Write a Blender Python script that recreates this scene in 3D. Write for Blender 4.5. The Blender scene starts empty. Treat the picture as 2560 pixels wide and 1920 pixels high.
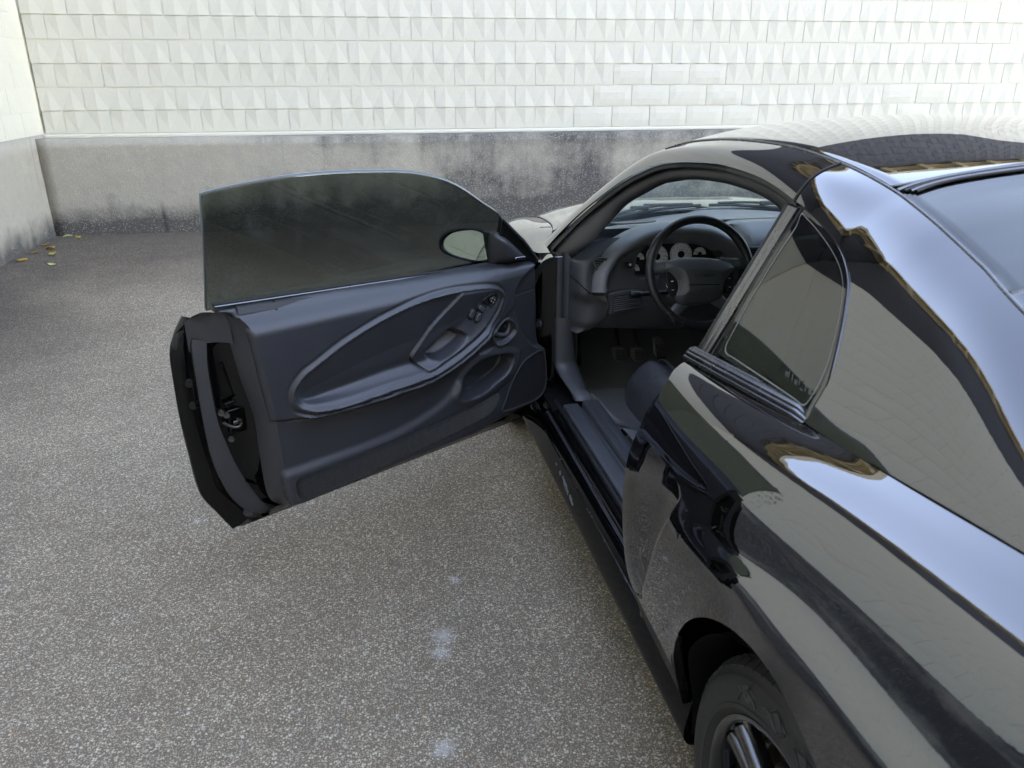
import bpy, bmesh, math, random
import numpy as np
from mathutils import Vector, Matrix, Euler
R = math.radians
scene = bpy.context.scene
COL = scene.collection
random.seed(7)
rng = np.random.default_rng(5)

# ------------------------------------------------------------------ camera
cam_d = bpy.data.cameras.new('camera')
cam = bpy.data.objects.new('camera', cam_d)
COL.objects.link(cam)
yaw, pitch, roll = -.16764, -.3797, -.0021
cy, sy, cp, sp = math.cos(yaw), math.sin(yaw), math.cos(pitch), math.sin(pitch)
fw = Vector((-sy * cp, cy * cp, sp))
rt = Vector((cy, sy, 0))
up = rt.cross(fw)
r2 = rt * math.cos(roll) + up * math.sin(roll)
u2 = -rt * math.sin(roll) + up * math.cos(roll)
cam.matrix_world = Matrix(((r2.x, u2.x, -fw.x, 3.0327), (r2.y, u2.y, -fw.y, -8.2407), (r2.z, u2.z, -fw.z, 1.5336), (0, 0, 0, 1)))
cam_d.sensor_width = 36
cam_d.lens = 1944.05 / 2560 * 36
cam_d.clip_start = .05
cam_d.clip_end = 500
cam_d.dof.use_dof = True
cam_d.dof.focus_distance = 2.7
cam_d.dof.aperture_fstop = 6.5
scene.camera = cam

# ------------------------------------------------------------------ light
SUN_EL, SUN_AZ = R(24), R(165)          # azimuth from +Y towards +X: the sun is behind the camera, an unseen building added there shades the yard
world = bpy.data.worlds.new('World')
scene.world = world
world.use_nodes = True
wn = world.node_tree
for n in list(wn.nodes):
    wn.nodes.remove(n)
sky = wn.nodes.new('ShaderNodeTexSky')
sky.sky_type = 'NISHITA'
sky.sun_disc = False
sky.sun_elevation = SUN_EL
sky.sun_rotation = SUN_AZ
sky.air_density = 1.0
sky.dust_density = .15
sky.ozone_density = 5.0
sky.altitude = 1200
bg = wn.nodes.new('ShaderNodeBackground')
bg.inputs['Strength'].default_value = .12
wo = wn.nodes.new('ShaderNodeOutputWorld')
wn.links.new(sky.outputs[0], bg.inputs[0])
wn.links.new(bg.outputs[0], wo.inputs[0])
sl = bpy.data.lights.new('sun', 'SUN')
sl.energy = 3.6
sl.angle = R(.53)
sl.color = (1, .93, .82)
sun = bpy.data.objects.new('sun', sl)
COL.objects.link(sun)
sdir = Vector((math.sin(SUN_AZ) * math.cos(SUN_EL), math.cos(SUN_AZ) * math.cos(SUN_EL), math.sin(SUN_EL)))
sun.rotation_euler = sdir.to_track_quat('Z', 'Y').to_euler()
vs = scene.view_settings
scene.display_settings.display_device = 'sRGB'
vs.view_transform = 'Standard'
vs.look = 'None'
vs.gamma = 1
vs.use_curve_mapping = False
vs.exposure = 4.42
try:
    vs.use_white_balance = True
    vs.white_balance_temperature = 13800
    vs.white_balance_tint = 23
except Exception:
    pass
scene.render.engine = 'CYCLES'
scene.cycles.max_bounces = 10
scene.cycles.transparent_max_bounces = 16
scene.cycles.caustics_reflective = False
scene.cycles.caustics_refractive = False
scene.cycles.sample_clamp_indirect = 6
try:
    scene.cycles.use_denoising = True
except Exception:
    pass
# ------------------------------------------------------------------ helpers
def rgb(*c):
    return (c[0], c[1], c[2], 1.0)

class NT:
    """small wrapper that builds a material's node tree"""
    def __init__(s, name):
        s.m = bpy.data.materials.new(name)
        s.m.use_nodes = True
        s.t = s.m.node_tree
        for n in list(s.t.nodes):
            s.t.nodes.remove(n)
        s.out = s.t.nodes.new('ShaderNodeOutputMaterial')
    def n(s, typ, ins=None, **kw):
        n = s.t.nodes.new('ShaderNode' + typ)
        for k, v in kw.items():
            setattr(n, k, v)
        for k, v in (ins or {}).items():
            s.set(n.inputs[k], v)
        return n
    def set(s, inp, v):
        if isinstance(v, bpy.types.NodeSocket):
            s.t.links.new(v, inp)
        elif isinstance(v, bpy.types.Node):
            s.t.links.new(v.outputs[0], inp)
        else:
            inp.default_value = v
    def pos(s, scale=1.0, vec=(1, 1, 1), obj=False):
        g = s.n('TexCoord').outputs['Object'] if obj else s.n('NewGeometry').outputs['Position']
        return s.n('Mapping', {0: g, 3: tuple(scale * v for v in vec)}).outputs[0]
    def noise(s, p, scale, detail=3, rough=.55):
        return s.n('TexNoise', {'Vector': p, 'Scale': scale, 'Detail': detail, 'Roughness': rough}).outputs[0]
    def ramp(s, f, stops, interp='LINEAR'):
        r = s.n('ValToRGB', {0: f})
        r.color_ramp.interpolation = interp
        el = r.color_ramp.elements
        while len(el) > 1:
            el.remove(el[-1])
        for i, (p, c) in enumerate(stops):
            e = el[0] if i == 0 else el.new(p)
            e.position = p
            e.color = (c, c, c, 1) if isinstance(c, (int, float)) else (c[0], c[1], c[2], 1)
        return r.outputs[0]
    def mix(s, f, a, b, mode='MIX'):
        m = s.n('Mix', data_type='RGBA', blend_type=mode)
        s.set(m.inputs[0], f)
        s.set(m.inputs[6], a if not isinstance(a, tuple) else (a[0], a[1], a[2], 1))
        s.set(m.inputs[7], b if not isinstance(b, tuple) else (b[0], b[1], b[2], 1))
        return m.outputs[2]
    def math(s, op, a, b=0.0, c=0.0):
        m = s.n('Math', operation=op)
        s.set(m.inputs[0], a); s.set(m.inputs[1], b); s.set(m.inputs[2], c)
        return m.outputs[0]
    def sep(s, v):
        return s.n('SeparateXYZ', {0: v}).outputs
    def bump(s, h, strength, dist, normal=None):
        b = s.n('Bump', {'Strength': strength, 'Distance': dist, 'Height': h})
        if normal is not None:
            s.set(b.inputs['Normal'], normal)
        return b.outputs[0]
    def bsdf(s, **kw):
        b = s.n('BsdfPrincipled')
        for k, v in kw.items():
            k = k.replace('_', ' ')
            if isinstance(v, tuple) and len(v) == 3:
                v = (v[0], v[1], v[2], 1)
            s.set(b.inputs[k], v)
        s.set(s.out.inputs[0], b.outputs[0])
        return b

def simple(name, col, rough, spec=.5, metal=0, bump=None, coat=0, cr=.03, grain=0):
    t = NT(name)
    kw = dict(Base_Color=col, Roughness=rough, Metallic=metal)
    b = t.bsdf(**kw)
    b.inputs['Specular IOR Level'].default_value = spec
    b.inputs['Coat Weight'].default_value = coat
    b.inputs['Coat Roughness'].default_value = cr
    if grain:
        nz = t.noise(t.pos(1, obj=True), 14, 4)
        lo = tuple(c * (1 - grain) for c in col); hi = tuple(c * (1 + grain) for c in col)
        t.set(b.inputs['Base Color'], t.mix(nz, lo, hi))
        t.set(b.inputs['Roughness'], t.math('MULTIPLY_ADD', nz, .16, rough - .08))
    if bump:
        sc, st, di = bump
        v = t.n('TexVoronoi', {'Vector': t.pos(1, obj=True), 'Scale': sc}).outputs[0]
        t.set(b.inputs['Normal'], t.bump(v, st, di))
    return t.m

def link(o, parent=None):
    COL.objects.link(o)
    if parent is not None:
        o.parent = parent
    return o

def mk(name, verts, faces, mat, parent=None, smooth=True, bevel=0, solid=0, offset=-1, sub=0, seg=2, angle=35):
    me = bpy.data.meshes.new(name)
    me.from_pydata([tuple(map(float, v)) for v in verts], [], faces)
    me.update()
    o = bpy.data.objects.new(name, me)
    for m in (mat if isinstance(mat, (list, tuple)) else [mat]):
        me.materials.append(m)
    if smooth:
        me.polygons.foreach_set('use_smooth', [True] * len(me.polygons))
    link(o, parent)
    if solid:
        m = o.modifiers.new('s', 'SOLIDIFY'); m.thickness = solid; m.offset = offset
    if bevel:
        m = o.modifiers.new('b', 'BEVEL'); m.width = bevel; m.segments = seg; m.limit_method = 'ANGLE'; m.angle_limit = R(angle)
        m.harden_normals = False
    if sub:
        m = o.modifiers.new('u', 'SUBSURF'); m.levels = sub; m.render_levels = sub
    if smooth and (bevel or sub == 0):
        try:
            me.set_sharp_from_angle(angle=R(50))
        except Exception:
            pass
    return o

def grid(name, P, mat, parent=None, closeu=False, closev=False, sharp=None, **kw):
    P = np.asarray(P, float)
    nu, nv = P.shape[:2]
    f = []
    for i in range(nu - (0 if closeu else 1)):
        i2 = (i + 1) % nu
        for j in range(nv - (0 if closev else 1)):
            j2 = (j + 1) % nv
            f.append((i * nv + j, i2 * nv + j, i2 * nv + j2, i * nv + j2))
    return mk(name, P.reshape(-1, 3), f, mat, parent, **kw)

def crom(P, n=8, closed=False):
    P = np.asarray(P, float)
    if closed:
        Q = np.vstack([P[-1], P, P[0], P[1]])
    else:
        Q = np.vstack([2 * P[0] - P[1], P, 2 * P[-1] - P[-2]])
    out = []
    for i in range(1, len(Q) - 2):
        a, b, c, d = Q[i - 1], Q[i], Q[i + 1], Q[i + 2]
        for k in range(n):
            t = k / n
            out.append(.5 * (2 * b + (c - a) * t + (2 * a - 5 * b + 4 * c - d) * t * t + (-a + 3 * b - 3 * c + d) * t ** 3))
    if not closed:
        out.append(P[-1])
    return np.array(out)

def resamp(P, n, closed=False):
    P = np.asarray(P, float)
    if closed:
        P = np.vstack([P, P[:1]])
    d = np.r_[0, np.cumsum(np.linalg.norm(np.diff(P, axis=0), axis=1))]
    t = np.linspace(0, d[-1], n + (1 if closed else 0))
    if closed:
        t = t[:-1]
    return np.stack([np.interp(t, d, P[:, k]) for k in range(P.shape[1])], 1)

def table(xs, ys):
    """smooth interpolation through a table (columns of ys)"""
    xs = np.asarray(xs, float); ys = np.asarray(ys, float)
    if xs[0] > xs[-1]:
        xs = xs[::-1]; ys = ys[::-1]
    m = np.gradient(ys, xs, axis=0)
    def f(x):
        x = min(max(x, xs[0]), xs[-1])
        i = min(max(int(np.searchsorted(xs, x)) - 1, 0), len(xs) - 2)
        h = xs[i + 1] - xs[i]; t = (x - xs[i]) / h
        return ((2 * t ** 3 - 3 * t ** 2 + 1) * ys[i] + (t ** 3 - 2 * t ** 2 + t) * h * m[i] + (-2 * t ** 3 + 3 * t ** 2) * ys[i + 1] + (t ** 3 - t ** 2) * h * m[i + 1])
    return f

def prism(name, pts, d, mat, parent=None, fn=None, **kw):
    """closed outline pts (2-D) pushed out by d[0]..d[1]; fn maps (a, b, depth) to 3-D"""
    n = len(pts)
    fn = fn or (lambda a, b, c: (a, c, b))
    v = [fn(p[0], p[1], d[0]) for p in pts] + [fn(p[0], p[1], d[1]) for p in pts]
    f = [tuple(range(n)), tuple(range(2 * n - 1, n - 1, -1))] + [(i, i + n, (i + 1) % n + n, (i + 1) % n) for i in range(n)]
    o = mk(name, v, f, mat, parent, **kw)
    bm = bmesh.new(); bm.from_mesh(o.data); bmesh.ops.recalc_face_normals(bm, faces=bm.faces); bm.to_mesh(o.data); bm.free()
    return o

def box(name, c, s, mat, parent=None, rot=None, bevel=0, **kw):
    v = []
    M = Euler(rot or (0, 0, 0)).to_matrix()
    for x in (-.5, .5):
        for y in (-.5, .5):
            for z in (-.5, .5):
                v.append(Vector(c) + M @ Vector((x * s[0], y * s[1], z * s[2])))
    f = [(0, 1, 3, 2), (4, 6, 7, 5), (0, 4, 5, 1), (2, 3, 7, 6), (0, 2, 6, 4), (1, 5, 7, 3)]
    return mk(name, v, f, mat, parent, smooth=bevel > 0, bevel=bevel, **kw)

def frames(P, closed=False):
    P = np.asarray(P, float)
    n = len(P)
    if closed:
        T = np.roll(P, -1, 0) - np.roll(P, 1, 0)
    else:
        T = np.gradient(P, axis=0)
    T /= np.linalg.norm(T, axis=1)[:, None] + 1e-12
    return T

def tube(name, P, r, mat, parent=None, seg=10, closed=False, ref=(0, 0, 1), prof=None, caps=True, **kw):
    """sweep a round (or given) profile along P"""
    P = np.asarray(P, float)
    T = frames(P, closed)
    ref = np.asarray(ref, float)
    out = []
    rr = np.broadcast_to(np.asarray(r, float), (len(P),))
    if prof is None:
        a = np.linspace(0, 2 * np.pi, seg, endpoint=False)
        prof = np.stack([np.cos(a), np.sin(a)], 1)
    prof = np.asarray(prof, float)
    for i in range(len(P)):
        s = np.cross(T[i], ref)
        s /= np.linalg.norm(s) + 1e-12
        u = np.cross(s, T[i])
        out.append([P[i] + rr[i] * (a * s + b * u) for a, b in prof])
    out = np.array(out)
    nv = len(prof)
    n = len(P)
    f = []
    for i in range(n - (0 if closed else 1)):
        for j in range(nv):
            f.append((i * nv + j, ((i + 1) % n) * nv + j, ((i + 1) % n) * nv + (j + 1) % nv, i * nv + (j + 1) % nv))
    if caps and not closed:
        f.append(tuple(range(nv))); f.append(tuple(range((n - 1) * nv, n * nv))[::-1])
    return mk(name, out.reshape(-1, 3), f, mat, parent, **kw)

def lathe(name, prof, mat, parent=None, seg=48, axis='x', c=(0, 0, 0), **kw):
    """prof: (radius, along) pairs"""
    v = []
    for k in range(seg):
        a = 2 * np.pi * k / seg
        for r, h in prof:
            if axis == 'x':
                v.append((c[0] + h, c[1] + r * math.cos(a), c[2] + r * math.sin(a)))
            elif axis == 'y':
                v.append((c[0] + r * math.cos(a), c[1] + h, c[2] + r * math.sin(a)))
            else:
                v.append((c[0] + r * math.cos(a), c[1] + r * math.sin(a), c[2] + h))
    n = len(prof)
    f = [(k * n + j, ((k + 1) % seg) * n + j, ((k + 1) % seg) * n + j + 1, k * n + j + 1) for k in range(seg) for j in range(n - 1)]
    return mk(name, v, f, mat, parent, **kw)

def text(name, body, size, mat, parent, M, depth=.0006, align='CENTER', bold=0, sx=1.0):
    cu = bpy.data.curves.new(name, 'FONT')
    cu.body = body
    cu.size = size
    cu.align_x = align
    cu.align_y = 'CENTER'
    cu.extrude = depth
    cu.offset = bold
    cu.materials.append(mat)
    f = bpy.data.objects.new('lettering_curve', cu)
    COL.objects.link(f)
    bpy.context.view_layer.update()
    me = bpy.data.meshes.new_from_object(f.evaluated_get(bpy.context.evaluated_depsgraph_get()))
    bpy.data.objects.remove(f)
    me.materials.clear(); me.materials.append(mat)
    o = bpy.data.objects.new(name, me)
    link(o, parent)
    o.matrix_local = M @ Matrix.Diagonal((sx, 1, 1, 1))
    return o

def basis(o, x, y):
    x = Vector(x).normalized(); y = Vector(y).normalized(); z = x.cross(y)
    return Matrix(((x.x, y.x, z.x, o[0]), (x.y, y.y, z.y, o[1]), (x.z, y.z, z.z, o[2]), (0, 0, 0, 1)))

def seg_dist(P, C, closed=False):
    """distance of points P (n,2) to polyline C, plus index of the nearest point on it"""
    C = np.asarray(C, float)
    if closed:
        C = np.vstack([C, C[:1]])
    best = np.full(len(P), 1e9); near = np.zeros_like(P)
    for a, b in zip(C[:-1], C[1:]):
        ab = b - a
        t = np.clip(((P - a) @ ab) / (ab @ ab + 1e-12), 0, 1)
        q = a + t[:, None] * ab
        d = np.hypot(*(P - q).T)
        m = d < best
        best[m] = d[m]; near[m] = q[m]
    return best, near

def inside(P, C):
    C = np.asarray(C, float)
    r = np.zeros(len(P), bool)
    x, y = P[:, 0], P[:, 1]
    j = len(C) - 1
    for i in range(len(C)):
        xi, yi, xj, yj = C[i, 0], C[i, 1], C[j, 0], C[j, 1]
        c = ((yi > y) != (yj > y)) & (x < (xj - xi) * (y - yi) / (yj - yi + 1e-12) + xi)
        r ^= c
        j = i
    return r

def sd(P, C):
    """signed distance, positive inside"""
    d, _ = seg_dist(P, C, True)
    return np.where(inside(P, C), d, -d)

def sst(x):
    x = np.clip(x, 0, 1)
    return x * x * (3 - 2 * x)

def field_patch(name, outline, res, wfn, to3d, mat, parent, skirt=None, **kw):
    """a height field over an outline: grid cells inside, its rim snapped to the outline, a skirt behind"""
    C = np.asarray(outline, float)
    a0, b0 = C.min(0) - res; a1, b1 = C.max(0) + res
    na, nb = int((a1 - a0) / res) + 2, int((b1 - b0) / res) + 2
    A, B = np.meshgrid(a0 + np.arange(na) * res, b0 + np.arange(nb) * res, indexing='ij')
    P = np.stack([A.ravel(), B.ravel()], 1)
    s = sd(P, C).reshape(na, nb)
    keep = s > -res * .35
    d, near = seg_dist(P, C, True)
    idx = -np.ones((na, nb), int)
    faces = []
    ok = keep[:-1, :-1] & keep[1:, :-1] & keep[1:, 1:] & keep[:-1, 1:]
    used = np.zeros((na, nb), bool)
    for i, j in zip(*np.nonzero(ok)):
        used[i, j] = used[i + 1, j] = used[i + 1, j + 1] = used[i, j + 1] = True
    ids = np.nonzero(used.ravel())[0]
    idx.ravel()[ids] = np.arange(len(ids))
    edge = {}
    for i, j in zip(*np.nonzero(ok)):
        q = (idx[i, j], idx[i + 1, j], idx[i + 1, j + 1], idx[i, j + 1])
        faces.append(tuple(int(k) for k in q))
        for k in range(4):
            e = (q[k], q[(k + 1) % 4])
            if (e[1], e[0]) in edge:
                del edge[(e[1], e[0])]
            else:
                edge[e] = 1
    V = P[ids].copy()
    bd = sorted({int(e[0]) for e in edge} | {int(e[1]) for e in edge})
    V[bd] = near[ids][bd]
    W = wfn(V)
    v3 = [to3d(a, b, w) for (a, b), w in zip(V, W)]
    if skirt is not None:
        m = {}
        for k in bd:
            m[k] = len(v3)
            v3.append(to3d(V[k][0], V[k][1], skirt))
        for e in edge:
            faces.append((int(e[0]), m[int(e[0])], m[int(e[1])], int(e[1]))[::-1])
    o = mk(name, v3, faces, mat, parent, **kw)
    bm = bmesh.new(); bm.from_mesh(o.data); bmesh.ops.recalc_face_normals(bm, faces=bm.faces); bm.to_mesh(o.data); bm.free()
    return o

def empty(name, loc=(0, 0, 0), rot=(0, 0, 0), parent=None):
    o = bpy.data.objects.new(name, None)
    link(o, parent)
    o.location = loc; o.rotation_euler = rot
    o.empty_display_size = .1
    return o

def tag(o, label=None, cat=None, group=None, kind=None):
    if label: o['label'] = label
    if cat: o['category'] = cat
    if group: o['group'] = group
    if kind: o['kind'] = kind
    return o
# ------------------------------------------------------------------ materials
def m_paint(name='black_paint', mirror=.15):
    """polished black paint: a mirror-like clear coat over black"""
    t = NT(name)
    p = t.pos(1, obj=True)
    b = t.bsdf(Base_Color=(mirror * .97, mirror * .98, mirror * 1.02), Roughness=.02, Metallic=1.0)
    b.inputs['Coat Weight'].default_value = 1
    b.inputs['Coat IOR'].default_value = 1.3
    b.inputs['Coat Roughness'].default_value = .01
    nz = t.noise(p, 75, 2)
    nl = t.noise(p, 8, 2)
    h = t.math('MULTIPLY_ADD', nl, 2.5, nz)
    bp = t.bump(h, .2, .00005)
    t.set(b.inputs['Coat Normal'], bp)
    t.set(b.inputs['Normal'], bp)
    d = t.n('TexVoronoi', {'Vector': p, 'Scale': 380.}).outputs[0]
    dust = t.math('MAXIMUM', t.math('MULTIPLY', t.math('LESS_THAN', d, .11), t.ramp(t.noise(p, 11, 3), [(.40, .05), (.7, .35)])), 0.0)
    df = t.n('BsdfDiffuse', {'Color': (.25, .24, .22, 1)})
    m = t.n('MixShader', {0: dust, 1: b.outputs[0], 2: df.outputs[0]})
    t.set(t.out.inputs[0], m.outputs[0])
    return t.m
def m_glass(name, tint, f0=.05, film=.035, rmax=1.0):
    """one face of a pane: tint and mirror reflection, the same from either side"""
    t = NT(name)
    g = t.n('NewGeometry')
    cosv = t.math('ABSOLUTE', t.n('VectorMath', {0: g.outputs['Incoming'], 1: g.outputs['Normal']}, operation='DOT_PRODUCT').outputs['Value'])
    sch = t.math('POWER', t.math('SUBTRACT', 1.0, cosv), 5.0)
    fr = t.math('MULTIPLY_ADD', sch, (1 - f0) * rmax, f0)
    tr = t.n('BsdfTransparent', {0: (tint[0], tint[1], tint[2], 1)})
    gl = t.n('BsdfGlossy', {'Roughness': .0, 'Color': (1, 1, 1, 1)})
    p = t.pos(1, obj=True)
    fm = t.ramp(t.noise(t.n('Mapping', {0: p, 3: (30, 30, 2.0)}).outputs[0], 1.0, 4), [(.52, 0), (.80, film)])
    fm = t.math('MULTIPLY', fm, t.ramp(t.noise(p, 4.0, 3), [(.4, .2), (.7, 1)]))
    df = t.n('BsdfDiffuse', {'Color': (.55, .58, .58, 1)})
    m1 = t.n('MixShader', {0: fm, 1: tr.outputs[0], 2: df.outputs[0]})
    m = t.n('MixShader', {0: fr, 1: m1.outputs[0], 2: gl.outputs[0]})
    t.set(t.out.inputs[0], m.outputs[0])
    return t.m
PAINT = m_paint()
ROCKER = simple('rocker_black', (.002, .002, .0024), .08, .12)
PAINT_IN = simple('inner_black_paint', (.0022, .0023, .0026), .06, .42)
TINT = m_glass('tinted_glass', (.44, .475, .455), .05, .09)
TINT2 = m_glass('rear_tinted_glass', (.26, .31, .28), .10, .02, .55)
CLEAR = m_glass('clear_glass', (.88, .94, .91), .04, .01)
GEDGE = simple('glass_edge', (.16, .19, .20), .2, .6)
def m_vinyl(name, col, rough=.46, sc=520, st=.35, di=.0006):
    t = NT(name)
    p = t.pos(1, obj=True)
    v = t.n('TexVoronoi', {'Vector': p, 'Scale': float(sc)}, feature='DISTANCE_TO_EDGE').outputs[0]
    nz = t.noise(p, 7, 5)
    b = t.bsdf(Base_Color=t.mix(nz, tuple(c * .86 for c in col), tuple(c * 1.15 for c in col)),
               Roughness=t.math('MULTIPLY_ADD', nz, .14, rough - .07))
    b.inputs['Specular IOR Level'].default_value = .55
    hh = t.math('MULTIPLY_ADD', t.noise(p, 160, 3), .6, t.math('MINIMUM', t.math('MULTIPLY', v, 3.0), .5))
    t.set(b.inputs['Normal'], t.bump(hh, st, di))
    return t.m
VINYL = m_vinyl('charcoal_vinyl', (.036, .039, .046), .32)
VINYL_L = m_vinyl('charcoal_plastic', (.052, .056, .063), .42, 700, .25, .0004)
DASH = m_vinyl('lit_dash_vinyl', (.17, .178, .19), .40)  # paler than the other vinyls: light on the dash top put into the colour
LEATHER = m_vinyl('black_leather', (.035, .038, .044), .30, 260, .5, .0011)
lt = LEATHER.node_tree
_bs = [n for n in lt.nodes if n.type == 'BSDF_PRINCIPLED'][0]; _old = _bs.inputs['Normal'].links[0].from_node
_tc = lt.nodes.new('ShaderNodeTexCoord'); _vn = lt.nodes.new('ShaderNodeTexVoronoi'); _vn.feature = 'DISTANCE_TO_EDGE'; _vn.inputs['Scale'].default_value = 26; _vn.inputs['Randomness'].default_value = 1
_bp = lt.nodes.new('ShaderNodeBump'); _bp.inputs['Strength'].default_value = .12; _bp.inputs['Distance'].default_value = .006
_cr = lt.nodes.new('ShaderNodeValToRGB'); _cr.color_ramp.elements[1].position = .07
lt.links.new(_tc.outputs['Object'], _vn.inputs['Vector']); lt.links.new(_vn.outputs[0], _cr.inputs[0]); lt.links.new(_cr.outputs[0], _bp.inputs['Height'])
lt.links.new(_old.outputs[0], _bp.inputs['Normal']); lt.links.new(_bp.outputs[0], _bs.inputs['Normal'])
WHEELSKIN = m_vinyl('steering_leather', (.011, .012, .014), .34, 600, .3, .0005)
RUBBER = simple('black_rubber', (.014, .014, .015), .5, .4, grain=.25)
SEAL = simple('door_seal_rubber', (.042, .044, .050), .5, .45, grain=.2)
TRIMGREY = simple('satin_grey_trim', (.17, .17, .175), .26, .6, metal=1, grain=.08)
BLACKPL = simple('black_plastic', (.008, .008, .009), .4, .5, grain=.2)
DARK = simple('dark_void', (.004, .004, .005), .7, .2)
CHROME = simple('chrome', (.75, .76, .78), .14, .5, 1)
STEEL = simple('zinc_steel', (.16, .155, .145), .38, .5, 1, grain=.2)
WHITEP = simple('gauge_white', (.62, .64, .66), .5, .3)
PRINT = simple('gauge_print', (.02, .02, .022), .5, .3)
REDP = simple('gauge_red', (.6, .05, .03), .5, .3)
def m_carpet(name, col):
    t = NT(name)
    p = t.pos(1, obj=True)
    n1 = t.noise(p, 420, 3, .8)
    n2 = t.noise(p, 14, 3)
    c = t.mix(n1, tuple(k * .4 for k in col), tuple(k * 1.7 for k in col))
    c = t.mix(n2, c, tuple(k * .8 for k in col))
    b = t.bsdf(Base_Color=c, Roughness=.95)
    b.inputs['Specular IOR Level'].default_value = .1
    b.inputs['Sheen Weight'].default_value = .3
    t.set(b.inputs['Normal'], t.bump(n1, .8, .004))
    return t.m
CARPET = m_carpet('black_carpet', (.011, .011, .012))
CARPET2 = m_carpet('floor_carpet', (.095, .10, .108))
def m_grille():
    t = NT('perforated_grille')
    p = t.pos(1, obj=True)
    v = t.n('TexVoronoi', {'Vector': t.n('Mapping', {0: p, 3: (260, 260, 260)}).outputs[0], 'Scale': 1.0, 'Randomness': .15}).outputs[0]
    h = t.ramp(v, [(.22, 0), (.34, 1)])
    b = t.bsdf(Base_Color=t.mix(h, (.003, .003, .004), (.022, .024, .028)), Roughness=.5)
    t.set(b.inputs['Normal'], t.bump(h, .8, .001))
    return t.m
GRILLE = m_grille()
def m_tyre():
    t = NT('tyre_rubber')
    p = t.pos(1, obj=True)
    nz = t.noise(p, 60, 4)
    b = t.bsdf(Base_Color=t.mix(nz, (.014, .014, .014), (.030, .029, .028)), Roughness=.6)
    t.set(b.inputs['Normal'], t.bump(t.noise(p, 300, 2), .3, .0006))
    return t.m
TYRE = m_tyre()

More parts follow.
